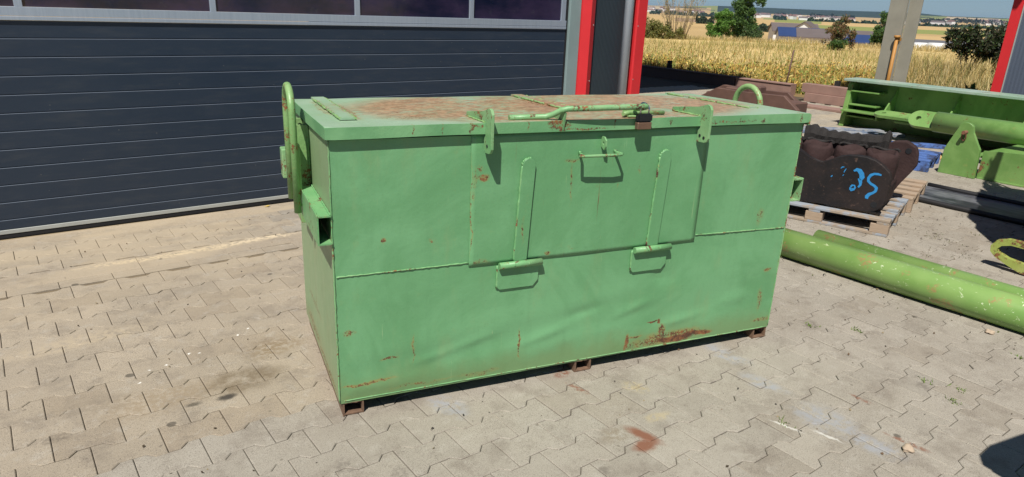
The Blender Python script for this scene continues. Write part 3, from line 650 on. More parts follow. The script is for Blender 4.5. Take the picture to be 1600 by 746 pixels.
# fork pockets
for x0_, x1_ in ((-.057, -.001), (BW+.001, BW+.058)):
    pk = MB(); t = .006; y0_, y1_ = -.012, .50
    pk.box(x0_, x1_, y0_, y1_, .92-t, .92).box(x0_, x1_, y0_, y1_, .80, .80+t)
    if x0_ < 0: pk.box(x0_, x0_+t, y0_, y1_, .80+t+.0005, .92-t-.0005)
    else: pk.box(x1_-t, x1_, y0_, y1_, .80+t+.0005, .92-t-.0005)
    pk.weld((x0_+.002 if x0_ < 0 else x1_-.002, y0_, .921), (x0_+.002 if x0_ < 0 else x1_-.002, y1_, .921), .0035).weld(((x0_+x1_)/2+(.025 if x0_ < 0 else -.025), y0_, .923), ((x0_+x1_)/2+(.025 if x0_ < 0 else -.025), y1_, .923), .004)
    pk.box(x0_+.001, x1_-.001, y1_, y1_+.004, .80, .92)
    pk.build('fork_pocket', M_fit, K)
    pk = MB(); sg = -1 if x0_ < 0 else 1; e = 0 if x0_ < 0 else BW
    xa, xb = sorted((e+sg*.001, e+sg*.052))
    pk.box(xa, xb, .50+.0045, .51+.0045, .74, 1.19, .001).box(xa, xb, .69, .70, .74, 1.19, .001).box(*( (xa, xa+.008) if x0_ < 0 else (xb-.008, xb)), .5148, .6898, .74, 1.19)
    for y in (.505, .70): pk.weld((e+sg*.004, y, .75), (e+sg*.004, y, 1.19), .007)
    pk.build('lifting_channel', M_loop, K)
    lx_ = e+sg*.078; zb_ = .82 if x0_ < 0 else .90; tz = 1.275 if x0_ < 0 else 1.252
    path = [(lx_, .405, zb_), (lx_, .405, tz-.07)]+[(lx_-0*sg*.012, .51+.105*math.cos(R(180-a_)), tz-.02+.105*math.sin(R(a_))) for a_ in range(0, 181, 15)]+[(lx_, .615, tz-.07), (lx_, .615, zb_+.01)]
    lp_ = MB().tube(path, .0158, 14)
    lp_.box(*sorted((lx_-sg*.016, e+sg*.053)), .41, .61, .90, 1.12, .002)
    lp_.weld((lx_-sg*.014, .410, .85), (lx_-sg*.014, .410, 1.12), .008)
    lp_.build('lifting_loop', M_loop, K)
MB().box(-.10, -.05, .72, .80, .9, 1.04, .004).build('catch_plate', M_fit, K)
for x0_ in (.012, 1.158, 2.295):
    ft = MB(); x1_ = x0_+.093
    ft.box(x0_, x1_, .004, .975, .0015, .010, .001).box(x0_, x0_+.009, .004, .975, .0105, .0645).box(x1_-.009, x1_, .004, .975, .0105, .0645)
    ft.weld((x0_+.01, .004, .063), (x1_-.01, .004, .063), .005)
    ft.build('skid_foot', M_foot, K)

# padlock hanging on the hasp
PK = thing('padlock', Vector((1.0173, 2.4825, 0))+Matrix.Rotation(R(-13.224), 3, 'Z') @ Vector((1.380, -.052, 1.222)), R(-13.224), 'brown brass padlock hanging from the handle on the container lid', 'padlock')
MB().box(-.037, .037, -.012, .014, 0, .032, .003).build('lock_body', M_lockb, PK)
MB().box(-.0385, .0385, -.0135, .0155, .0325, .068, .006, seg=2).build('lock_cover', M_lockd, PK)
sp = [(-.022, 0, .066), (-.022, 0, .092)]+[(.022*math.cos(R(180-a_)), .018*math.sin(R(a_)), .092+.022*math.sin(R(a_))) for a_ in range(15, 180, 15)]+[(.022, 0, .092), (.022, 0, .066)]
MB().tube(sp, .0042, 10).build('shackle', M_steel, PK)

# ------------------------------------------------------------ pallets and castings
def pallet(name, loc, rz, lw, dp, mats, label, group=None, nb=5):
    P = thing(name, loc, rz, label, 'pallet', group)   # x = board direction (long), y = depth
    t = MB(); bw = .11; 
    for k in range(nb):
        y = (dp-bw)*k/(nb-1); j = rnd.uniform(-.006, .006)
        t.box(j, lw+j, y, y+bw*rnd.uniform(.9, 1.05), .122, .144, .003)
    for k in range(3): x = (lw-.1)*k/2; t.box(x+.002, x+.098, .002, dp-.002, .100, .1212, .002)
    t.build('deck_boards', mats[0], P)
    b = MB()
    for k in range(3):
        for q in range(3): x = (lw-.145)*k/2; y = (dp-.1)*q/2; MB().box(x+.002, x+.145, y+.002, y+.1, .0225, .0995, .003).build('block', mats[1], P)
    b.b.free()
    b = MB()
    for q in range(3): y = (dp-.1)*q/2; b.box(0, lw, y, y+.1, .001, .022, .002)
    b.build('bottom_boards', mats[0], P)
    return P
tdir = math.atan2(-.9577, .2878)
A0 = Vector((5.672, 3.269, 0)); T = Vector((.2878, -.9577, 0)); NN = Vector((.9577, .2878, 0))
pallet('wooden_pallet', A0+T*(-.395), tdir, 1.2, .98, (M_wood, M_wood2), 'weathered wooden pallet under the cast steel with blue paint marks, nearest the container', 'pallets under the castings')
# the pallet's depth must run away from the camera: +y of rot(tdir) = (0.9577, .2878) = NN
pallet('wooden_pallet', A0+T*(-.36)+NN*1.03, tdir, 1.2, .98, (M_wood2, M_wood2), 'worn wooden pallet directly behind the pallet with the blue marked casting', 'pallets under the castings')
CS = thing('steel_casting', A0+Vector((0, 0, .144)), tdir, 'heavy dark cast steel block with round cups and blue paint marks on a wooden pallet', 'casting')
fr_ = lambda p, t: Vector((p[0], t, p[1]-.144))
front = [(-.36, .20), (-.36, .52), (-.24, .61), (-.06, .625), (-.016, .600), (.06, .555), (.104, .531), (.140, .520), (.171, .519), (.21, .535), (.261, .573), (.31, .603), (.376, .619), (.445, .630), (.52, .628), (.593, .609), (.66, .57), (.715, .521), (.733, .47), (.730, .286), (.718, .235), (.698, .205), (.66, .175), (.60, .165), (.0, .162), (-.3, .165)]
hole = [(.645+.028*math.cos(k*math.pi/6), .235+.028*math.sin(k*math.pi/6)) for k in range(12)]
FP = MB().prism(front, fr_, .09, .165, .008).build('front_plate', M_cast, CS)
MB().cyl((.645, .0885, .091), (.645, .11, .091), .026, 16).build('bore_disc', M_lockd, FP)  # black disc stands in for the shade inside the opening
def stroke(pts, ws):
    mk = MB()
    q = [Vector(p) for p in pts]; L_, R_ = [], []
    for i, p in enumerate(q):
        d = (q[min(i+1, len(q)-1)]-q[max(i-1, 0)]).normalized(); n_ = Vector((-d.y, d.x)); w1 = ws[i]*.82
        L_.append(p+n_*w1*rnd.uniform(.75, 1.2)); R_.append(p-n_*w1*rnd.uniform(.75, 1.2))
    for i in range(len(q)-1):
        f = [mk.b.verts.new((v.x, .0875, v.y-.144)) for v in (L_[i], L_[i+1], R_[i+1], R_[i])]; mk.b.faces.new(f)
    mk.build('paint_mark', M_cyan, FP)
stroke([(.655, .495), (.63, .500), (.60, .497), (.575, .482), (.562, .455), (.567, .430), (.590, .412), (.620, .400), (.638, .382), (.637, .355), (.62, .335), (.595, .318), (.582, .296), (.580, .278)], [.008, .013, .015, .016, .015, .012, .012, .013, .013, .011, .012, .017, .019, .014])
stroke([(.440, .495), (.462, .512), (.485, .505), (.505, .482), (.512, .455), (.505, .425)], [.008, .015, .022, .026, .024, .016])
stroke([(.492, .44), (.51, .41), (.513, .385), (.50, .362)], [.014, .014, .012, .008])
stroke([(.44, .355), (.45, .372), (.468, .374), (.475, .355), (.468, .336), (.45, .326), (.44, .336), (.438, .352)], [.009]*8)
stroke([(.45, .345), (.46, .34)], [.008, .008])
stroke([(.335, .50), (.345, .515), (.36, .518)], [.004, .006, .004]); stroke([(.365, .47), (.372, .49), (.378, .505)], [.004, .005, .004]); stroke([(.36, .44), (.368, .452)], [.004, .004]); stroke([(.27, .415), (.28, .43)], [.006, .005])
body = MB()
body.prism([(-.34, .17), (-.34, .42), (.1, .44), (.3, .42), (.62, .44), (.70, .36), (.69, .17)], fr_, .1655, .80, .015)
for tt in (-.2, .06, .34, .60):
    pts = [(.0, .10), (.085, .10), (.105, .16), (.10, .215), (.085, .235), (.07, .22)]
    n = 24
    rings = [[body.b.verts.new((tt+(r_+rnd.uniform(-.006, .006)+(.02 if k in (3, 4, 11, 12, 19) else 0))*math.cos(2*math.pi*k/n)*.98, .37+r_*math.sin(2*math.pi*k/n)*1.25, .27+z_+(.012*math.sin(3*k*2*math.pi/n+tt*9) if z_ > .2 else 0))) for k in range(n)] for r_, z_ in [(.125, 0), (.13, .12), (.125, .20), (.108, .235), (.085, .225), (.075, .17), (.06, .12)]]
    for a_, b_ in zip(rings[:-1], rings[1:]):
        for k in range(n): body.b.faces.new((a_[k], a_[(k+1) % n], b_[(k+1) % n], b_[k])).smooth = True
    body.b.faces.new(rings[-1])
for t0, t1 in ((-.08, -.02), (.17, .23), (.44, .50)): body.prism([(t0, .40), (t0+.01, .545), (t1, .56), (t1+.01, .40)], fr_, .168, .70, .01)
body.build('cup_block', M_castr, CS)
cu = MB()  # black crescents along the far rim of each cup
for tt in (-.2, .06, .34, .60):
    cu.tube([(tt+.118*math.cos(R(a_)), .37+.148*math.sin(R(a_)), .508+.012*math.sin(R(a_*3))) for a_ in range(20, 175, 12)], [.013*rnd.uniform(.7, 1.3) for _ in range(20, 175, 12)], 8)
cu.build('black_rim', M_char, CS)
rear = [(-.30, .17), (-.30, .60), (.50, .60), (.56, .655), (.614, .690), (.705, .700), (.79, .655), (.815, .60), (.826, .49), (.79, .42), (.72, .30), (.66, .17)]
RP = MB().prism(rear, fr_, .80, .88, .012).build('rear_plate', M_castr, CS)
MB().cyl((.735, .796, .47), (.735, .81, .47), .026, 14).build('bore_disc', M_lockd, RP)  # black disc in place of a shaded opening in the rear plate
ch = MB(); N = 26
path = []
for k in range(N+1):
    tt = -.17+.74*k/N; path.append(tt)
vs = []
for tt in path:
    e = math.exp(-((tt-.545)/.03)**2)*.05+math.exp(-((tt+.10)/.02)**2)*.035+rnd.uniform(-.006, .006)
    hb_, ht_ = .612+rnd.uniform(-.003, .004), .735-.02*math.sin((tt+.17)*4.2)+e
    vs.append([ch.b.verts.new((tt, y+rnd.uniform(-.006, .006), z-.144+.001)) for y, z in ((.76, hb_), (.75, (hb_+ht_)/2), (.765, ht_), (.86, ht_+rnd.uniform(-.01, .01)), (.90, (hb_+ht_)/2), (.89, hb_))])
for a_, b_ in zip(vs[:-1], vs[1:]):
    for k in range(6): ch.b.faces.new((a_[k], a_[(k+1) % 6], b_[(k+1) % 6], b_[k]))
ch.b.faces.new(vs[0]); ch.b.faces.new(vs[-1])
cho = ch.build('charred_timber', M_char, loc=A0+Vector((0, 0, .134))); cho.rotation_euler.z = tdir
tag(cho, 'charred black piece of timber lying on top of the cast steel block', 'timber')

# brown casting behind the container lid
fu = lambda p, t: Vector((t, p[0], p[1]))
BC = thing('rusty_casting', (0, 0, 0), 0, 'brown rusty steel casting with sloped corners behind the right end of the container lid', 'casting')
for u_, dv, nm in ((10.2, 0, 'side_plate'), (10.75, .28, 'side_plate')):
    o_ = MB().prism([(6.0+dv, .0), (5.98+dv, .17), (6.06+dv, .344), (6.319+dv, .529), (7.15+dv, .50), (7.611+dv, .514), (7.952+dv, .331), (8.05+dv, .0)], fu, u_, u_+.09, .01).build(nm, M_brown, BC)
MB().box(10.291, 10.749, 6.2, 7.9, .08, .42, .02).box(10.4, 10.6, 6.9, 7.0, .42, .6, .02).box(10.35, 10.7, 7.3, 7.55, .42, .53, .02).build('cross_block', M_brown, BC)
MB().cyl((10.196, 6.10, .27), (10.21, 6.10, .27), .025, 12).build('bore_disc', simple('pale_gap', (.45, .38, .3), .9), BC)

# blue pallet and boards in the yard
P3 = pallet('wooden_pallet', (8.75, 4.7, 0), R(-76), 1.2, .8, (M_blue, M_blue), 'blue painted wooden pallet lying on the paving behind the castings')
bp = MB(); bp.box(0, 1.9, 0, .22, .001, .04, .004, mat=Matrix.Rotation(R(-38), 4, 'Z')).box(-.1, 1.7, .26, .44, .001, .05, .004, mat=Matrix.Rotation(R(-38), 4, 'Z')); o_ = bp.build('grey_boards', M_greyb, loc=(10.0, 6.1, 0)); tag(o_, 'two grey blue weathered boards on the ground in front of the light green beam', 'boards')
bp = MB(); bp.box(0, 1.7, 0, .16, .001, .05, .004, mat=Matrix.Rotation(R(-48), 4, 'Z')); o_ = bp.build('blue_board', M_blue, loc=(10.05, 5.2, 0)); tag(o_, 'narrow blue board lying between the pallets and the light green beam', 'board')
bp = MB(); bp.box(0, .45, 0, .22, .001, .03, .004); o_ = bp.build('yellow_board', simple('ochre_board_wood', (.55, .36, .12), .8), loc=(9.9, 4.2, 0)); o_.rotation_euler.z = R(-60); tag(o_, 'short ochre board beside the blue pallet', 'board')
# conveyor belt strip
BT = thing('rubber_belt', (7.43, -.6, 0), R(0), 'long dark rubber belt strip with raised black edges lying on the paving', 'rubber belt')
MB().box(.03, .79, 0, 3.78, .001, .016, .003).build('belt_sheet', M_mat, BT)
for x in (.0, .79): MB().tube([(x+.015+.006*math.sin(k), k*.32, .026) for k in range(12)]+[(x+.015, 3.78, .026)], .026, 10).build('belt_edge', M_black, BT)

# green pipes
def pipe(a, b, r, label):
    m = MB(); a, b = Vector(a), Vector(b); n = 40
    ring = []
    d = (b-a).normalized(); up = Vector((0, 0, 1)); s_ = d.cross(up)
    for t, rr in ((0, r-.012), (0, r), (1, r), (1, r-.012)):
        c_ = a.lerp(b, t); ring.append([m.b.verts.new(c_+rr*(math.cos(2*math.pi*k/n)*s_+math.sin(2*math.pi*k/n)*up)) for k in range(n)])
    for i in range(4):
        A_, B_ = ring[i], ring[(i+1) % 4]
        for k in range(n):
            f = m.b.faces.new((A_[k], A_[(k+1) % n], B_[(k+1) % n], B_[k])); f.smooth = i in (1, 3)
    o = m.build('steel_pipe', M_pipe); tag(o, label, 'pipe', 'lime green pipes on the paving'); return o
pipe((4.68, 3.5, .105), (4.80, -.8, .105), .105, 'long lime green steel pipe, the nearer and thicker of the two on the paving')
pipe((5.10, 2.67, .075), (5.10, -.8, .075), .075, 'lime green steel pipe with a flat end, lying behind the thicker green pipe')

# light green beam machine part
GB = thing('green_traverse', (0, 0, 0), 0, 'light green steel traverse with cylinder, eyes and stiffeners lying at the right of the yard', 'traverse')
fv = lambda p, t: Vector((p[0], t, p[1]))
MB().box(11.60, 12.05, 1.5, 6.14, .745, .785, .004).build('top_flange', paint('pale_flange_paint', (.24, .36, .27), (.34, .42, .36), rust=.75, streak=0, ochre=.5, rscale=5), GB)  # top flange coloured paler and bluer than the rest
MB().box(11.96, 11.99, 1.5, 6.1, .0, .744).box(11.5, 12.05, 1.5, 6.05, .262, .29, .004).build('main_beam', M_lime, GB)
MB().prism([(11.62, .0), (11.70, .70), (11.76, .735), (11.958, .735), (11.958, .0)], fv, 6.02, 6.10, .006).build('end_plate', M_lime, GB)
st_ = MB()
for z in (.58, .36, .17): st_.box(11.66, 11.955, 5.55, 6.015, z, z+.022, .003)
st_.box(11.66, 11.957, 5.50, 5.53, .165, .3)
st_.build('rung_plates', M_lime, GB)
for v_ in (5.40, 4.46, 3.5, 2.6): MB().prism([(11.958, .292), (11.60, .292), (11.90, .62), (11.958, .70)], fv, v_-.012, v_+.012).build('stiffener', M_lime, GB)
cy = MB(); cy.tube([(10.25, 4.05, .46), (10.25, 1.5, .46)], .135, 28)
cy.build('cylinder', M_lime, GB)
def eye(cx, cy_, z, r, hr, yaw, ln, th, name):
    pts = arc(0, 0, r, 70, 290, 12); pts = [(x, y) for x, y in pts]+[(ln, -r*.9), (ln, r*.9)]
    pts = [(x, y) for x, y in pts]
    m = Matrix.Translation((cx, cy_, z)) @ Matrix.Rotation(yaw, 4, 'Z')
    MB().prism(pts, lambda p, t: m @ Vector((p[0], p[1], t)), -th/2, th/2, 0, hole=[(hr*math.cos(-k*math.pi/6), hr*math.sin(-k*math.pi/6)) for k in range(12)]).build(name, M_lime, GB)
# eye lugs lie nearly flat and point along the beam
m_e = Matrix.Translation((10.25, 4.27, .46)) @ Matrix.Rotation(R(-90), 4, 'Z') @ Matrix.Rotation(R(52), 4, 'X')
MB().prism(arc(0, 0, .125, 90, 270, 12)+[(.30, -.125), (.30, .125)], lambda p, t: m_e @ Vector((p[0], p[1], t)), -.03, .03, 0, hole=[(.035*math.cos(-k*math.pi/6), .035*math.sin(-k*math.pi/6)) for k in range(12)]).build('eye_plate', M_lime, GB)
m_e = Matrix.Translation((11.0, 5.1, .37)) @ Matrix.Rotation(R(-90), 4, 'Z') @ Matrix.Rotation(R(12), 4, 'X')
MB().prism(arc(0, 0, .13, 90, 270, 12)+[(.9, -.10), (.9, .13)], lambda p, t: m_e @ Vector((p[0], p[1], t)), -.02, .02, 0, hole=[(.035*math.cos(-k*math.pi/6), .035*math.sin(-k*math.pi/6)) for k in range(12)]).build('eye_plate', M_lime, GB)
MB().box(10.95, 11.5, 1.6, 4.9, .27, .30, .003).box(10.3, 11.6, 1.6, 2.2, .262, .3, .003).build('shelf_plate', M_lime, GB)
lug = [(3.49, .0), (3.475, .30), (3.40, .50), (3.37, .56)]+[(3.30+.085*math.cos(R(a_)), .555+.075*math.sin(R(a_))) for a_ in range(30, 151, 20)]+[(3.215, .52), (3.10, .34), (3.086, .0)]
LG = MB().prism(lug, fu, 9.20, 9.25, .004).build('lug_plate', M_lime, GB)
rg = MB(); rg.tube([(9.17-.02*math.sin(R(a_)), 3.29+.022*math.cos(R(a_)), .475+.055*math.sin(R(a_))) for a_ in range(0, 360, 30)], .008, 8, closed=True); rg.cyl((9.12, 3.285, .52), (9.30, 3.285, .52), .022, 12)
rg.build('locking_ring', M_ringr, LG)
MB().prism([(3.086, .001), (2.66, .001), (2.2, .001), (2.2, .40), (3.08, .33)], fu, 9.27, 9.30).box(9.301, 11.5, 2.0, 3.2, .24, .262, .002).build('base_plate', M_lime, GB)
MB().box(9.26, 9.48, 1.5, 3.08, .001, .02, .002).build('foot_flange', M_lime, GB)

# hooked bar at the right edge
HK = thing('towing_bar', (5.90, 0, 0), 0, 'rusty yellow green towing bar with a long loop end at the right edge', 'towing bar')
lo_ = []
outer = [(.6, .235), (1.3, .243), (1.56, .243), (1.65, .240), (1.715, .215), (1.746, .165), (1.74, .12), (1.70, .085), (1.62, .05), (1.52, .012), (1.3, .003), (.6, .003)]
inner = [(1.50, .195), (1.62, .198), (1.68, .178), (1.70, .150), (1.68, .125), (1.62, .10), (1.50, .085), (1.42, .10), (1.40, .14), (1.42, .18)]
MB().prism(outer, fu, -.022, .022, 0, hole=inner).build('loop_plate', M_hook, HK)
MB().box(-.08, .09, .6, 1.36, .02, .26, .01).build('bar', M_hook, HK)
MB().cyl((-.10, 1.40, .05), (.1, 1.40, .05), .045, 16).build('pin', M_ringr, HK)

# edge beams and stakes
def edge(name, mat, u_, v0_, v1_, h, label, two=False, dp=.22):
    m = MB()
    if two: m.box(u_, u_+dp, v0_, v1_, .001, h*.5, .006).box(u_+.05, u_+dp+.05, v0_-.0, v1_+.12, h*.5+.002, h, .006)
    else: m.box(u_, u_+dp, v0_, v1_, -.03, h-.03, .006).box(u_-.02, u_+dp, v0_, v1_, h-.028, h, .004)
    o = m.build(name, mat); tag(o, label, 'beam', 'steel beams along the field edge'); return o
edge('steel_beam', M_beamdark, 15.0, 10.70, 16.5, .26, 'dark steel beam along the field edge in the shade beside the workshop')
edge('steel_beam', M_beamrust, 15.0, 9.15, 10.66, .25, 'purple brown steel beam along the field edge behind the brown casting')
edge('steel_beam', M_beamrust, 14.25, 6.4, 8.35, .37, 'double stepped brown steel beam left of the light green traverse end', True)
o_ = MB().box(13.2, 13.55, 6.6, 8.2, .001, .05, .005).build('plank', M_beamrust); tag(o_, 'flat pinkish brown plank on the ground before the stepped steel beam', 'plank')
sk = 'stakes along the field edge'
o_ = MB().box(0, .10, 0, .10, -.05, .44, .004).build('wooden_post', M_char, loc=(15.35, 13.1, 0)); tag(o_, 'short dark post sticking up behind the shaded steel beam', 'post', sk)
o_ = MB().cyl((0, 0, -.1), (.02, -.06, .98), .018, 8).build('metal_stake', M_brown, loc=(15.4, 9.55, 0)); tag(o_, 'thin tall leaning metal stake in front of the crop field', 'stake', sk)
o_ = MB().box(0, .10, 0, .10, -.05, .40, .004).build('wooden_post', M_char, loc=(15.35, 8.23, 0)); tag(o_, 'short dark post just left of the light green traverse', 'post', sk)

# ------------------------------------------------------------ foliage
def leaf_mat(name, trans=.35, rough=.6):
    s = NT(name, rough, 0, .3); c = s.attr('tint'); s.out(c)
    tr = s.t.nodes.new('ShaderNodeBsdfTranslucent'); s.put(tr.inputs[0], c); mx = s.t.nodes.new('ShaderNodeMixShader'); mx.inputs[0].default_value = trans
    out = s.t.nodes['Material Output']; s.t.links.new(s.b.outputs[0], mx.inputs[1]); s.t.links.new(tr.outputs[0], mx.inputs[2]); s.t.links.new(mx.outputs[0], out.inputs[0]); return s.m
M_leaf = leaf_mat('leaf_surface'); M_straw = leaf_mat('straw_surface', .25, .8)
M_bark = simple('grey_brown_bark', (.16, .12, .085), .9, 0, .3, 12, .4)
def leaves(P, size, cols, up=.3, aspect=.55):
    """one bent leaf (two quads) at each point of P"""
    n = len(P); d = rng.normal(size=(n, 3)); d[:, 2] += up; d /= np.linalg.norm(d, axis=1)[:, None]
    e = np.cross(d, rng.normal(size=(n, 3))); e /= np.linalg.norm(e, axis=1)[:, None]; nr = np.cross(d, e)
    s = size*rng.uniform(.6, 1.35, n)[:, None]; w_ = s*aspect*.5
    V = np.stack([P, P+d*s*.5+e*w_+nr*s*.06, P+d*s, P+d*s*.5-e*w_+nr*s*.06], 1).reshape(-1, 3)
    F = np.arange(4*n).reshape(n, 4); return V, F, cols
def blob_points(blobs, n, shell=.55):
    vol = np.array([b[3]*b[4]*b[5] for b in blobs])**.8; k = rng.choice(len(blobs), n, p=vol/vol.sum()); B_ = np.array(blobs)[k]
    d = rng.normal(size=(n, 3)); d /= np.linalg.norm(d, axis=1)[:, None]; r = rng.uniform(shell**3, 1, n)**(1/3)
    # knobbly outline: radius varies over the direction
    r *= 1+.22*np.sin(d[:, 0]*9+B_[:, 0]*7)*np.sin(d[:, 2]*8+B_[:, 1]*5)+.10*np.sin(d[:, 1]*21+B_[:, 2]*9)
    return B_[:, :3]+d*r[:, None]*B_[:, 3:], k
def frame(azd, dist):
    a = R(azd); return np.array([dist*math.cos(a), dist*math.sin(a)]), np.array([math.sin(a), -math.cos(a)])
def gz(x, y): return float(land_z(np.array([x]), np.array([y]))[0])
def plant(name, azd, dist, blobs, n, size, pal, label, cat, trunk=True, stems=5, group=None, trunk_r=.07, shell=.45, aspect=.55, sprig=0):
    """blobs in metres: (right, up, depth, rx, rz, ry) round the foot"""
    c, lat = frame(azd, dist); dep = c/np.linalg.norm(c); z0 = gz(*c)-.05
    T_ = thing(name, (c[0], c[1], z0), 0, label, cat, group)
    bl = [(b[0]*lat[0]+b[2]*dep[0], b[0]*lat[1]+b[2]*dep[1], b[1], max(b[3], .05), max(b[5], .05), b[4]) for b in blobs]
    # knobs on every lobe give clumps and gaps
    kn = []
    for b in bl:
        for _ in range(18):
            d = rng.normal(size=3); d /= np.linalg.norm(d); q = rng.uniform(.3, 1.0); s_ = rng.uniform(.20, .44)
            kn.append((b[0]+d[0]*b[3]*q, b[1]+d[1]*b[4]*q, b[2]+d[2]*b[5]*q, b[3]*s_, b[4]*s_, b[5]*s_))
    P, k = blob_points(kn, n, shell)
    P = P[P[:, 2] > .02]; n = len(P)
    pal = np.array(pal); base = pal[rng.integers(0, len(pal), n)]; 
    cl = base*rng.uniform(.75, 1.25, n)[:, None]
    V, F, cl = leaves(P, size, cl, .2, aspect); mesh_np('crown' if trunk else 'foliage', V, F, M_leaf, cl, T_)
    m = MB()
    top = max(b[2]+b[5]*.6 for b in bl)
    if trunk: m.tube([(0, 0, 0), (.03, .02, top*.3), (-.02, .03, top*.65), (0, 0, top)], [trunk_r, trunk_r*.8, trunk_r*.5, trunk_r*.15], 8)
    for i in range(stems):
        b = bl[i % len(bl)]; z = 0 if not trunk else top*rnd.uniform(.1, .4)
        e = (b[0]+rnd.uniform(-.6, .6)*b[3], b[1]+rnd.uniform(-.6, .6)*b[4], b[2]+rnd.uniform(.2, .8)*b[5])
        m.tube([(0, 0, z), (e[0]*.4, e[1]*.4, z+(e[2]-z)*.5), e], [trunk_r*.45, trunk_r*.3, trunk_r*.08], 6)
    m.build('trunk' if trunk else 'stems', M_bark, T_)
    return T_
DG = [(.07, .14, .035), (.10, .18, .05), (.14, .24, .065), (.05, .10, .03)]
BG = [(.12, .26, .04), (.17, .33, .06), (.09, .20, .035), (.21, .36, .09)]
OL = [(.17, .18, .05), (.23, .22, .07), (.13, .16, .045), (.30, .27, .09)]
BR = [(.22, .12, .06), (.30, .18, .09), (.17, .11, .055), (.16, .17, .06)]
plant('leafy_tree', 36.95, 55, [(.0, 1.1, 0, .95, .8, .8), (.15, 1.75, 0, .65, .55, .6), (-.3, .6, 0, .7, .5, .6)], 15000, .11, BG, 'bright green leafy tree left of the taller dark tree in the field', 'tree')
plant('leafy_tree', 35.5, 56, [(.1, 1.3, 0, 1.0, .9, .9), (.25, 2.3, 0, .85, .8, .8), (.35, 3.3, 0, .75, .8, .7), (.6, 4.2, 0, .5, .6, .5), (-.4, 2.6, 0, .4, .7, .5), (1.1, 3.0, 0, .35, .45, .4)], 24000, .115, DG, 'tall dark green tree, the highest tree of the field behind the container', 'tree', trunk_r=.11)
plant('green_bush', 34.5, 54, [(0, .35, 0, .9, .55, .7), (-.6, .5, 0, .6, .5, .5)], 4500, .12, [(.06, .11, .035), (.09, .14, .05)], 'low green bush at the right foot of the tall dark tree', 'bush', False)
plant('green_bush', 42.1, 50, [(-.2, .7, 0, 1.1, .8, .7), (.9, .5, 0, .8, .6, .6), (1.6, .35, 0, .7, .5, .5), (-.9, 1.0, 0, .8, .7, .7)], 9000, .11, OL, 'olive green bush beside the red trim of the workshop corner', 'bush', False)
plant('brown_bush', 28.95, 44, [(-.1, .6, 0, .75, .6, .6), (.0, 1.2, 0, .75, .5, .5), (.25, 1.6, 0, .3, .35, .3), (.8, .7, 0, .3, .6, .3)], 5000, .10, BR+[(.06, .10, .035)], 'reddish brown half dry bush in front of the farm houses', 'bush', False)
plant('green_bush', 28.7, 43.6, [(0, .35, 0, .55, .35, .4)], 2200, .10, DG, 'dark green low bush at the foot of the reddish brown bush', 'bush', False)
plant('leafy_tree', 26.2, 58, [(.1, 1.0, 0, .8, .8, .7), (.4, 2.0, 0, .55, .8, .5)], 7000, .14, DG, 'dark tree partly hidden by the left side of the grey steel column', 'tree')
plant('dark_bush', 20.6, 26, [(.2, 1.1, 0, .75, .55, .5), (.9, 1.2, 0, .7, .75, .5), (1.2, .6, 0, .7, .6, .5), (-.35, 1.25, 0, .4, .35, .4)], 8000, .11, [(.045, .050, .028), (.07, .065, .038), (.03, .05, .02), (.06, .10, .03)], 'dark thorny bush left of the red corner of the storage building', 'bush', False, stems=9)
plant('leafy_plant', 19.55, 15.6, [(-.15, .50, 0, .30, .16, .25), (.15, .38, 0, .30, .2, .25), (-.35, .30, 0, .2, .12, .2), (.35, .75, 0, .22, .16, .2), (.42, 1.15, 0, .16, .14, .15)], 900, .13, [(.10, .20, .035), (.15, .27, .06), (.045, .09, .025), (.03, .06, .02)], 'leafy green plant growing low before the red corner of the storage building', 'plant', False, stems=7, trunk_r=.05)
plant('weed_plant', 23.6, 17.5, [(0, .25, 0, .35, .2, .3)], 900, .09, [(.09, .13, .04), (.13, .17, .05)], 'low green weed just right of the grey steel column', 'plant', False)
plant('leafy_tree', 20.9, 130, [(0, 3.6, 0, 1.0, 1.1, 1.0)], 2500, .35, [(.05, .09, .04), (.07, .11, .05)], 'small round tree far off left of the storage building', 'tree')

# dry twiggy shrub against the sky
c_, lat_ = frame(40.2, 50)
TS = thing('twiggy_shrub', (c_[0], c_[1], -.05), 0, 'bare dry shrub of tall upright twigs against the sky', 'shrub')
m = MB(); tw = []
for i in range(26):
    x0 = rnd.uniform(-.8, .9); sp_ = x0*.9+rnd.uniform(-.5, .7); h = rnd.uniform(2.2, 4.2)
    p = [(lat_[0]*x0*.6, lat_[1]*x0*.6, 0), (lat_[0]*(x0*.7+sp_*.4), lat_[1]*(x0*.7+sp_*.4), h*.5), (lat_[0]*(x0*.8+sp_), lat_[1]*(x0*.8+sp_), h)]
    m.tube(p, [.024, .016, .005], 5)
    for _ in range(7):
        t = rnd.uniform(.25, .95); a = Vector(p[0]).lerp(Vector(p[2]), t); e = a+Vector((lat_[0]*rnd.uniform(-.35, .35), lat_[1]*rnd.uniform(-.35, .35), rnd.uniform(.3, .8)))
        m.tube([a, (a+e)/2+Vector((0, 0, .05)), e], [.009, .006, .003], 4); tw.append((a, e))
m.build('stems', simple('dry_twig_bark', (.30, .24, .16), .9), TS)
P = np.array([tuple(a.lerp(e, rnd.random())+Vector((rnd.gauss(0, .05), rnd.gauss(0, .05), rnd.gauss(0, .05)))) for a, e in tw for _ in range(9)])
V, F, cl = leaves(P, .07, np.array([(.26, .24, .09), (.20, .20, .08), (.30, .24, .12)])[rng.integers(0, 3, len(P))]); mesh_np('foliage', V, F, M_leaf, cl, TS)

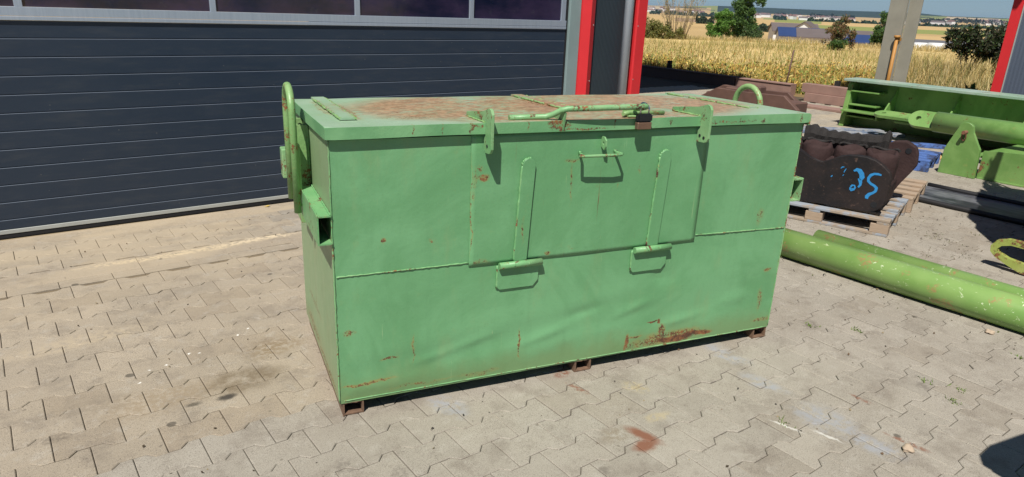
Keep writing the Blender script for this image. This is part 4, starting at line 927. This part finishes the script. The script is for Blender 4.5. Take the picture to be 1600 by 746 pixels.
# ------------------------------------------------------------ crop, dry grass, weeds
def blades(P, H, W, cols, lean=.25, heads=None):
    n = len(P); a = rng.uniform(0, 2*math.pi, n); dx = np.stack([np.cos(a), np.sin(a), np.zeros(n)], 1)*W[:, None]
    l = rng.normal(size=(n, 3))*lean*H[:, None]; l[:, 2] = H
    V = np.stack([P-dx, P+dx, P+l+dx*.35, P+l-dx*.35], 1).reshape(-1, 3); return V, np.arange(4*n).reshape(n, 4), cols
def scatter(n, a0, a1, d0, d1, pw=.5):
    a = np.radians(rng.uniform(a0, a1, n)); d = (d0**(2*pw)+rng.uniform(0, 1, n)*(d1**(2*pw)-d0**(2*pw)))**(1/(2*pw)); x, y = d*np.cos(a), d*np.sin(a)
    k = x > 15.45; x, y = x[k], y[k]; return np.stack([x, y, land_z(x, y)-.02], 1)
P = scatter(26000, 24.3, 47, 17, 21.8, 1.0)
n = len(P); H = np.where(rng.random(n) < .07, rng.uniform(.5, .75, n), rng.uniform(.2, .50, n))*(.8+.5*vnoise(P[:, 0], P[:, 1], 1.4, 4))*.85
pal = np.array([(.56, .38, .09), (.66, .46, .13), (.48, .38, .11), (.30, .34, .09), (.22, .28, .07), (.42, .22, .08), (.70, .52, .22)])
ci = rng.integers(0, len(pal), n)
pal = np.minimum(pal*1.25, .8); V1, F1, c1 = blades(P, H, np.full(n, .011), pal[ci]*.85, .10)
allV, allF, allC = [V1], [F1], [c1]; off = len(V1)
for k in range(4):   # drooping crop leaves on each stalk
    Q = P.copy(); Q[:, 2] += H*rng.uniform(.25, 1.0, n); Q[:, :2] += rng.normal(size=(n, 2))*.03
    V_, F_, c__ = leaves(Q, .095, pal[np.where(rng.random(n) < .7, ci, rng.integers(0, len(pal), n))]*rng.uniform(.7, 1.2, n)[:, None], .9, .30)
    allV.append(V_); allF.append(F_+off); allC.append(c__); off += len(V_)
o = mesh_np('dry_crop', np.concatenate(allV), np.concatenate(allF), M_straw, np.concatenate(allC)); tag(o, 'dense dry yellow green crop growing behind the edge beams', 'crop', kind='stuff')
def grass(name, n, a0, a1, d0, d1, h0, h1, wd, pal, label, patch=None, lean=.35, pw=.5):
    P = scatter(n, a0, a1, d0, d1, pw); 
    if patch:
        v = vnoise(P[:, 0], P[:, 1], patch, 12); P = P[v > rng.uniform(.2, .75, len(P))]
    n = len(P); pal = np.array(pal); H = rng.uniform(h0, h1, n)*(.6+.8*vnoise(P[:, 0], P[:, 1], 2.5, 17))
    V, F, c = blades(P, H, np.full(n, wd), pal[rng.integers(0, len(pal), n)]*rng.uniform(.7, 1.2, n)[:, None], lean)
    o = mesh_np(name, V, F, M_straw, c); tag(o, label, 'grass', kind='stuff')
straw = [(.62, .48, .20), (.70, .56, .26), (.54, .41, .17), (.44, .34, .14), (.72, .60, .33)]
grass('dry_grass', 70000, 15, 47, 22, 62, .03, .10, .012, straw, 'short dry straw coloured grass covering the field', pw=.6)
grass('tall_grass', 26000, 15, 47, 50, 60, .15, .42, .014, straw+[(.34, .30, .13)], 'tall dry grass along the far edge of the field', 4, .25, pw=.8)
grass('rough_grass', 22000, 14, 24.6, 15.6, 30, .12, .75, .008, straw+[(.26, .24, .08), (.18, .20, .06)], 'rough tall dry grass between the steel column and the storage building', 2.2, .3, pw=.8)

grass('green_tufts', 9000, 22, 47, 24, 60, .10, .42, .014, [(.26, .27, .08), (.36, .32, .11), (.44, .36, .13)], 'olive tufts and weeds standing in clumps in the dry field', 5, .3, pw=.7)
wd = [(3.706, 1.873), (3.9, 1.693), (3.606, 1.188), (3.665, 1.047), (3.517, 1.017), (2.643, 1.368), (4.34, 1.0), (3.405, 2.111)]
wb_ = [(6.687, 2.564), (6.26, 2.324), (6.402, 2.322), (6.238, 2.089), (6.717, 2.102), (5.699, 2.104), (6.383, 2.604), (6.248, 2.176), (7.25, 1.9), (5.9, 2.0), (6.0, 1.9)]
Ps, Cs, Hs = [], [], []
for (lst, c0, hh, sp_) in ((wd, [(.16, .26, .05), (.20, .28, .07), (.10, .13, .04)], .016, .014), (wb_, [(.16, .15, .06), (.13, .11, .05), (.12, .14, .05)], .012, .05)):
    for (x, y) in lst:
        k = 22; q = rng.normal(size=(k, 2))*np.array([sp_, sp_*1.3]); Ps.append(np.stack([x+q[:, 0]+q[:, 1]*.3, y+q[:, 1], np.full(k, -.004)], 1)); Cs.append(np.array(c0)[rng.integers(0, 3, k)]); Hs.append(rng.uniform(.4, 1.2, k)*hh)
P = np.concatenate(Ps); H = np.concatenate(Hs)
V, F, c = blades(P, H, np.full(len(P), .0035), np.concatenate(Cs), .8)
o = mesh_np('joint_weeds', V, F, M_straw, c); tag(o, 'small green and brown weeds growing in the paving joints', 'weeds', kind='stuff')
# crumbs and dry leaf bits on the paving
P = np.stack([rng.uniform(.2, 7, 420), rng.uniform(.8, 5.5, 420), np.full(420, .003)], 1); V, F, c = leaves(P, .012, np.array([(.08, .06, .04), (.05, .045, .04), (.30, .24, .15), (.16, .10, .06)])[rng.integers(0, 4, 420)], 0, .8)
o = mesh_np('paving_crumbs', V, F, M_straw, c); tag(o, 'crumbs and dry leaf bits scattered over the paving', 'debris', kind='stuff')
P = np.concatenate([np.stack([4.72+rng.normal(0, .16, 160), rng.uniform(.9, 3.5, 160), np.full(160, .003)], 1), np.stack([rng.uniform(5.4, 8, 160), rng.uniform(1.8, 3.0, 160), np.full(160, .003)], 1)]); V, F, c = leaves(P, .014, np.array([(.08, .06, .04), (.05, .045, .04), (.16, .12, .07), (.12, .13, .05)])[rng.integers(0, 4, 320)], 0, .8)
o = mesh_np('yard_grit', V, F, M_straw, c); tag(o, 'grit and moss crumbs gathered near the pipes and the belt', 'grit', kind='stuff')
def stone(x, y, r, label, seed):
    m = MB(); bmesh.ops.create_icosphere(m.b, subdivisions=3, radius=r); rr = random.Random(seed); ph = [rr.uniform(0, 6) for _ in range(6)]
    for v in m.b.verts:
        d = v.co.normalized(); k = 1+.18*math.sin(d.x*3+ph[0])+.15*math.sin(d.y*4+ph[1])+.1*math.sin(d.z*5+d.x*4+ph[2]); v.co = Vector((d.x*r*k*1.4, d.y*r*k, d.z*r*k*.65))
    for f in m.b.faces: f.smooth = True
    o = m.build('stone', M_stone, loc=(x, y, r*.5)); tag(o, label, 'stone')
stone(4.547, 1.235, .020, 'small ochre stone lying beside the thicker green pipe', 1); stone(2.907, .952, .022, 'small pale brown stone on the paving in the right foreground', 4)
o = MB().prism([(0, 0), (.03, .012), (.05, .0), (.03, -.014)], lambda p, t: Vector((p[0], p[1], t+.01*p[0]*10)), .003, .0045).build('fallen_leaf', simple('yellow_leaf', (.60, .42, .06), .7), loc=(1.78, 5.80, .004)); tag(o, 'small yellow fallen leaf on the ground before the garage door', 'leaf')

# ------------------------------------------------------------ far things
M_white = simple('white_wall_plaster', (.72, .72, .70), .8, 0, .08, 1); M_roofg = simple('grey_brown_tile_roof', (.13, .105, .10), .8, 0, .2, .6); M_roofb = simple('solar_panel_roof', (.03, .055, .15), .45, 0, .2, 1); M_roofr = simple('red_tile_roof', (.20, .12, .10), .8, 0, .2, .5)
def house(name, azd, dist, w_, dp, hz, rh, zt, label, yaw=0, roof=M_roofg, wall=M_white, group=None, extra=None, detail=True):
    """zt: height of the ridge; the ridge runs along the local x"""
    c, lat = frame(azd, dist); T_ = thing(name, (c[0], c[1], zt-rh-hz), math.atan2(lat[1], lat[0])+yaw, label, 'house', group)
    MB().box(-w_/2, w_/2, -dp/2, dp/2, -6, hz).prism([(-dp/2, hz), (dp/2, hz), (0, hz+rh)], fyz, -w_/2, w_/2).build('wall', wall, T_)
    r_ = MB(); t = .18 if detail else .5
    for sgn in (-1, 1): r_.prism([(sgn*(dp/2+.4), hz-.25), (sgn*(dp/2+.4), hz-.25+t), (0, hz+rh+t), (0, hz+rh+.02)], fyz, -w_/2-.3, w_/2+.3)
    r_.build('roof', roof, T_)
    if detail:
        k = max(2, int(w_/3.2))
        for i in range(k): x = -w_/2+w_*(i+.5)/k; MB().box(x-.5, x+.5, dp/2+.01, dp/2+.05, hz-1.7, hz-.7).build('window', M_glass, T_)
    return T_
# rows of farm houses below the field; local +y looks away or towards according to the frame
house('farm_house', 31.0, 150, 4.5, 8, 4.5, 2.6, .75, 'white gabled farm house rising behind the long blue roof', yaw=R(78))
house('farm_house', 31.9, 152, 8, 8, 3.0, 1.2, .3, 'farm house wing with a brown roof left of the white gable', yaw=R(8))
hb_ = house('farm_barn', 31.2, 128, 7.5, 9, 3.0, .95, -.15, 'long barn with a blue solar roof and white wall below the gabled house', yaw=R(6), roof=M_roofb)
house('farm_barn', 28.9, 128, 12, 9, 2.8, .95, -.2, 'brown roofed barn behind the reddish brown bush', yaw=R(6))
house('farm_barn', 26.9, 126, 6.5, 8, 2.8, .8, -.75, 'barn with a blue roof left of the grey steel column', yaw=R(2), roof=M_roofb)
house('farm_barn', 22.6, 84, 11, 7, 3.2, .9, -.15, 'long low grey roofed barn right of the grey steel column', yaw=R(-1), roof=simple('grey_sheet_roof', (.11, .11, .12), .7, 0, .2, .8))
for i, (a_, d_, lb_) in enumerate(((23.55, 60, 'white wrapped bale at the far edge of the field, the left one'), (22.6, 58, 'white wrapped bale at the far edge of the field, the right one'))):
    c, lat = frame(a_, d_); m = MB(); m.cyl((0, -.5, .62), (0, .5, .62), .62, 24); o = m.build('wrapped_bale', M_white, loc=(c[0], c[1], gz(*c)-.55)); tag(o, lb_, 'bale', 'white bales in the field')
# the distant town: single houses
k = 0
for i in range(110):
    a_ = rnd.choice([rnd.uniform(28, 36), rnd.uniform(38, 45), rnd.uniform(18, 26), rnd.uniform(29, 35)]); d_ = rnd.uniform(2000, 3300); c, lat = frame(a_, d_); z = gz(*c); w_, dp, hz = rnd.uniform(10, 34), rnd.uniform(9, 14), rnd.uniform(4, 8)
    T_ = thing('town_house', (c[0], c[1], z), rnd.uniform(0, 3), 'tiny, %s %s roofed house of the distant town, %s' % ('long' if w_ > 22 else 'short', 'red' if i % 3 else 'grey', 'behind the twiggy shrub' if a_ > 38 else 'above the farm with the blue roof' if a_ > 31 else 'left of the steel column' if a_ > 26 else 'right of the steel column'), 'house', 'houses of the distant town')
    MB().box(-w_/2, w_/2, -dp/2, dp/2, -3, hz).build('wall', M_white, T_); MB().prism([(-dp/2-.3, hz+.02), (dp/2+.3, hz+.02), (0, hz+4)], fyz, -w_/2, w_/2).build('roof', M_roofr if i % 3 else M_roofg, T_)
# hedges and the tree belt in the valley
Vs, Fs, Cs = [], [], []; off = 0
def belt(a0, a1, d_, h, n, size, c0, thick=20, gaps=0):
    global off
    a = np.radians(rng.uniform(a0, a1, n)); d = d_+rng.normal(size=n)*thick; x, y = d*np.cos(a), d*np.sin(a)
    hv = h*(.45+.9*vnoise(np.degrees(a)*10, a*0+3, 1.6, 21)); keep = vnoise(np.degrees(a)*10, a*0+9, 6, 31) > gaps; z = land_z(x, y)+rng.uniform(0, 1, n)**.7*hv
    P = np.stack([x, y, z], 1)[keep]; V, F, c = leaves(P, size, np.array(c0)*rng.uniform(.7, 1.3, len(P))[:, None], .2, 1.0); Vs.append(V); Fs.append(F+off); Cs.append(c); off += len(V)
belt(16, 31, 1160, 6, 7000, 2.6, (.04, .07, .035)); belt(31, 46, 1900, 8, 7000, 3.5, (.04, .07, .04), 60, .4); belt(16, 26, 2700, 9, 3000, 5, (.045, .06, .04), 200, .5)
belt(33.6, 35.4, 300, 2.2, 1600, .7, (.05, .075, .04), 3); belt(37.6, 38.9, 420, 3.6, 900, .9, (.05, .075, .04), 3); belt(18.3, 22.2, 480, 2.5, 700, 1.0, (.05, .075, .04), 30, .6); belt(28, 36, 3000, 9, 3500, 7, (.04, .06, .04), 250, .5)
o = mesh_np('distant_woods', np.concatenate(Vs), np.concatenate(Fs), M_leaf, np.concatenate(Cs)); tag(o, 'dark belts of trees and hedges across the valley', 'woods', kind='stuff')

# ------------------------------------------------------------ unseen objects added at the right, only to cast shadows into the yard
SK = thing('shadow_skip', (7.3, .88, 0), R(17), 'unseen skip with jagged plates, added to shade the right of the yard', 'skip')
m = MB(); m.box(-1.05, 1.15, -1.0, 1.0, .1, .15).box(-1.05, 1.15, -1.0, -.96, .15, 1.72).box(-1.05, 1.15, .96, 1.0, .15, 1.72).box(-1.05, -1.01, -.958, .958, .15, 1.72).box(1.11, 1.15, -.958, .958, .15, 1.72); m.build('shadow_skip_body', M_foot, SK)
m = MB()
for i in range(60):
    x = rnd.uniform(-.95, 1.05); y = rnd.uniform(-.9, .90); h = rnd.uniform(2.2, 2.65)
    m.box(-.2, .2, -.01, .01, 0, h-.9, mat=Matrix.Translation((x, y, .9)) @ Matrix.Rotation(rnd.uniform(0, 3), 4, 'Z') @ Matrix.Rotation(rnd.uniform(-.2, .2), 4, 'X'))
for i in range(16): x = -1.0+i*.14; h = rnd.uniform(2.3, 2.66); m.box(-.1, .1, -.01, .01, 0, h-.9, mat=Matrix.Translation((x, .88, .9)) @ Matrix.Rotation(rnd.uniform(-.3, .3), 4, 'Y'))
m.build('shadow_plates', M_brown, SK)
BK = thing('shadow_bucket', (2.76, .17, 0), R(-13), 'unseen toothed bucket on a stand, added to cast the corner shadow', 'bucket')  # added shape, picked for the toothed shadow it casts
m = MB(); prof = [(-.26, 1.02), (-.30, 1.10), (-.29, 1.20), (-.20, 1.26), (.0, 1.27), (.14, 1.27), (.55, 1.28), (.62, .95), (.3, .80), (-.1, .86)]
fxz = lambda p, t: Vector((p[0], t, p[1]))
m.prism(prof, fxz, -.25, -.23).prism(prof, fxz, .03, .05).prism([(-.29, 1.06), (-.1, .86), (.3, .80), (.3, .83), (-.08, .89), (-.26, 1.08)], fxz, -.229, .029)
for i, x in enumerate((.14, .24, .36, .50)): m.prism([(x, 1.26), (x+.06, 1.26), (x+.035, 1.365), (x+.01, 1.365)], fxz, .0, .05)
m.build('shadow_bucket_shell', M_brown, BK)
m = MB()
for x in (-.05, .40):
    for y in (-.2, .0): m.box(x, x+.05, y-.025, y+.025, 0, .82)
m.build('stand', M_foot, BK)

# ------------------------------------------------------------ haze over the valley
hz_ = MB(); hz_.box(-300, 7000, -2500, 7000, -40, 62); hm = bpy.data.materials.new('pale_air'); hm.use_nodes = True; t_ = hm.node_tree; t_.nodes.remove(t_.nodes['Principled BSDF'])
pv = t_.nodes.new('ShaderNodeVolumePrincipled'); pv.inputs['Color'].default_value = (.22, .48, 1, 1); pv.inputs['Density'].default_value = 6e-5; pv.inputs['Anisotropy'].default_value = .2
t_.links.new(pv.outputs[0], t_.nodes['Material Output'].inputs['Volume'])
o = hz_.build('haze', hm); tag(o, 'pale blue haze over the valley', 'haze', kind='stuff')
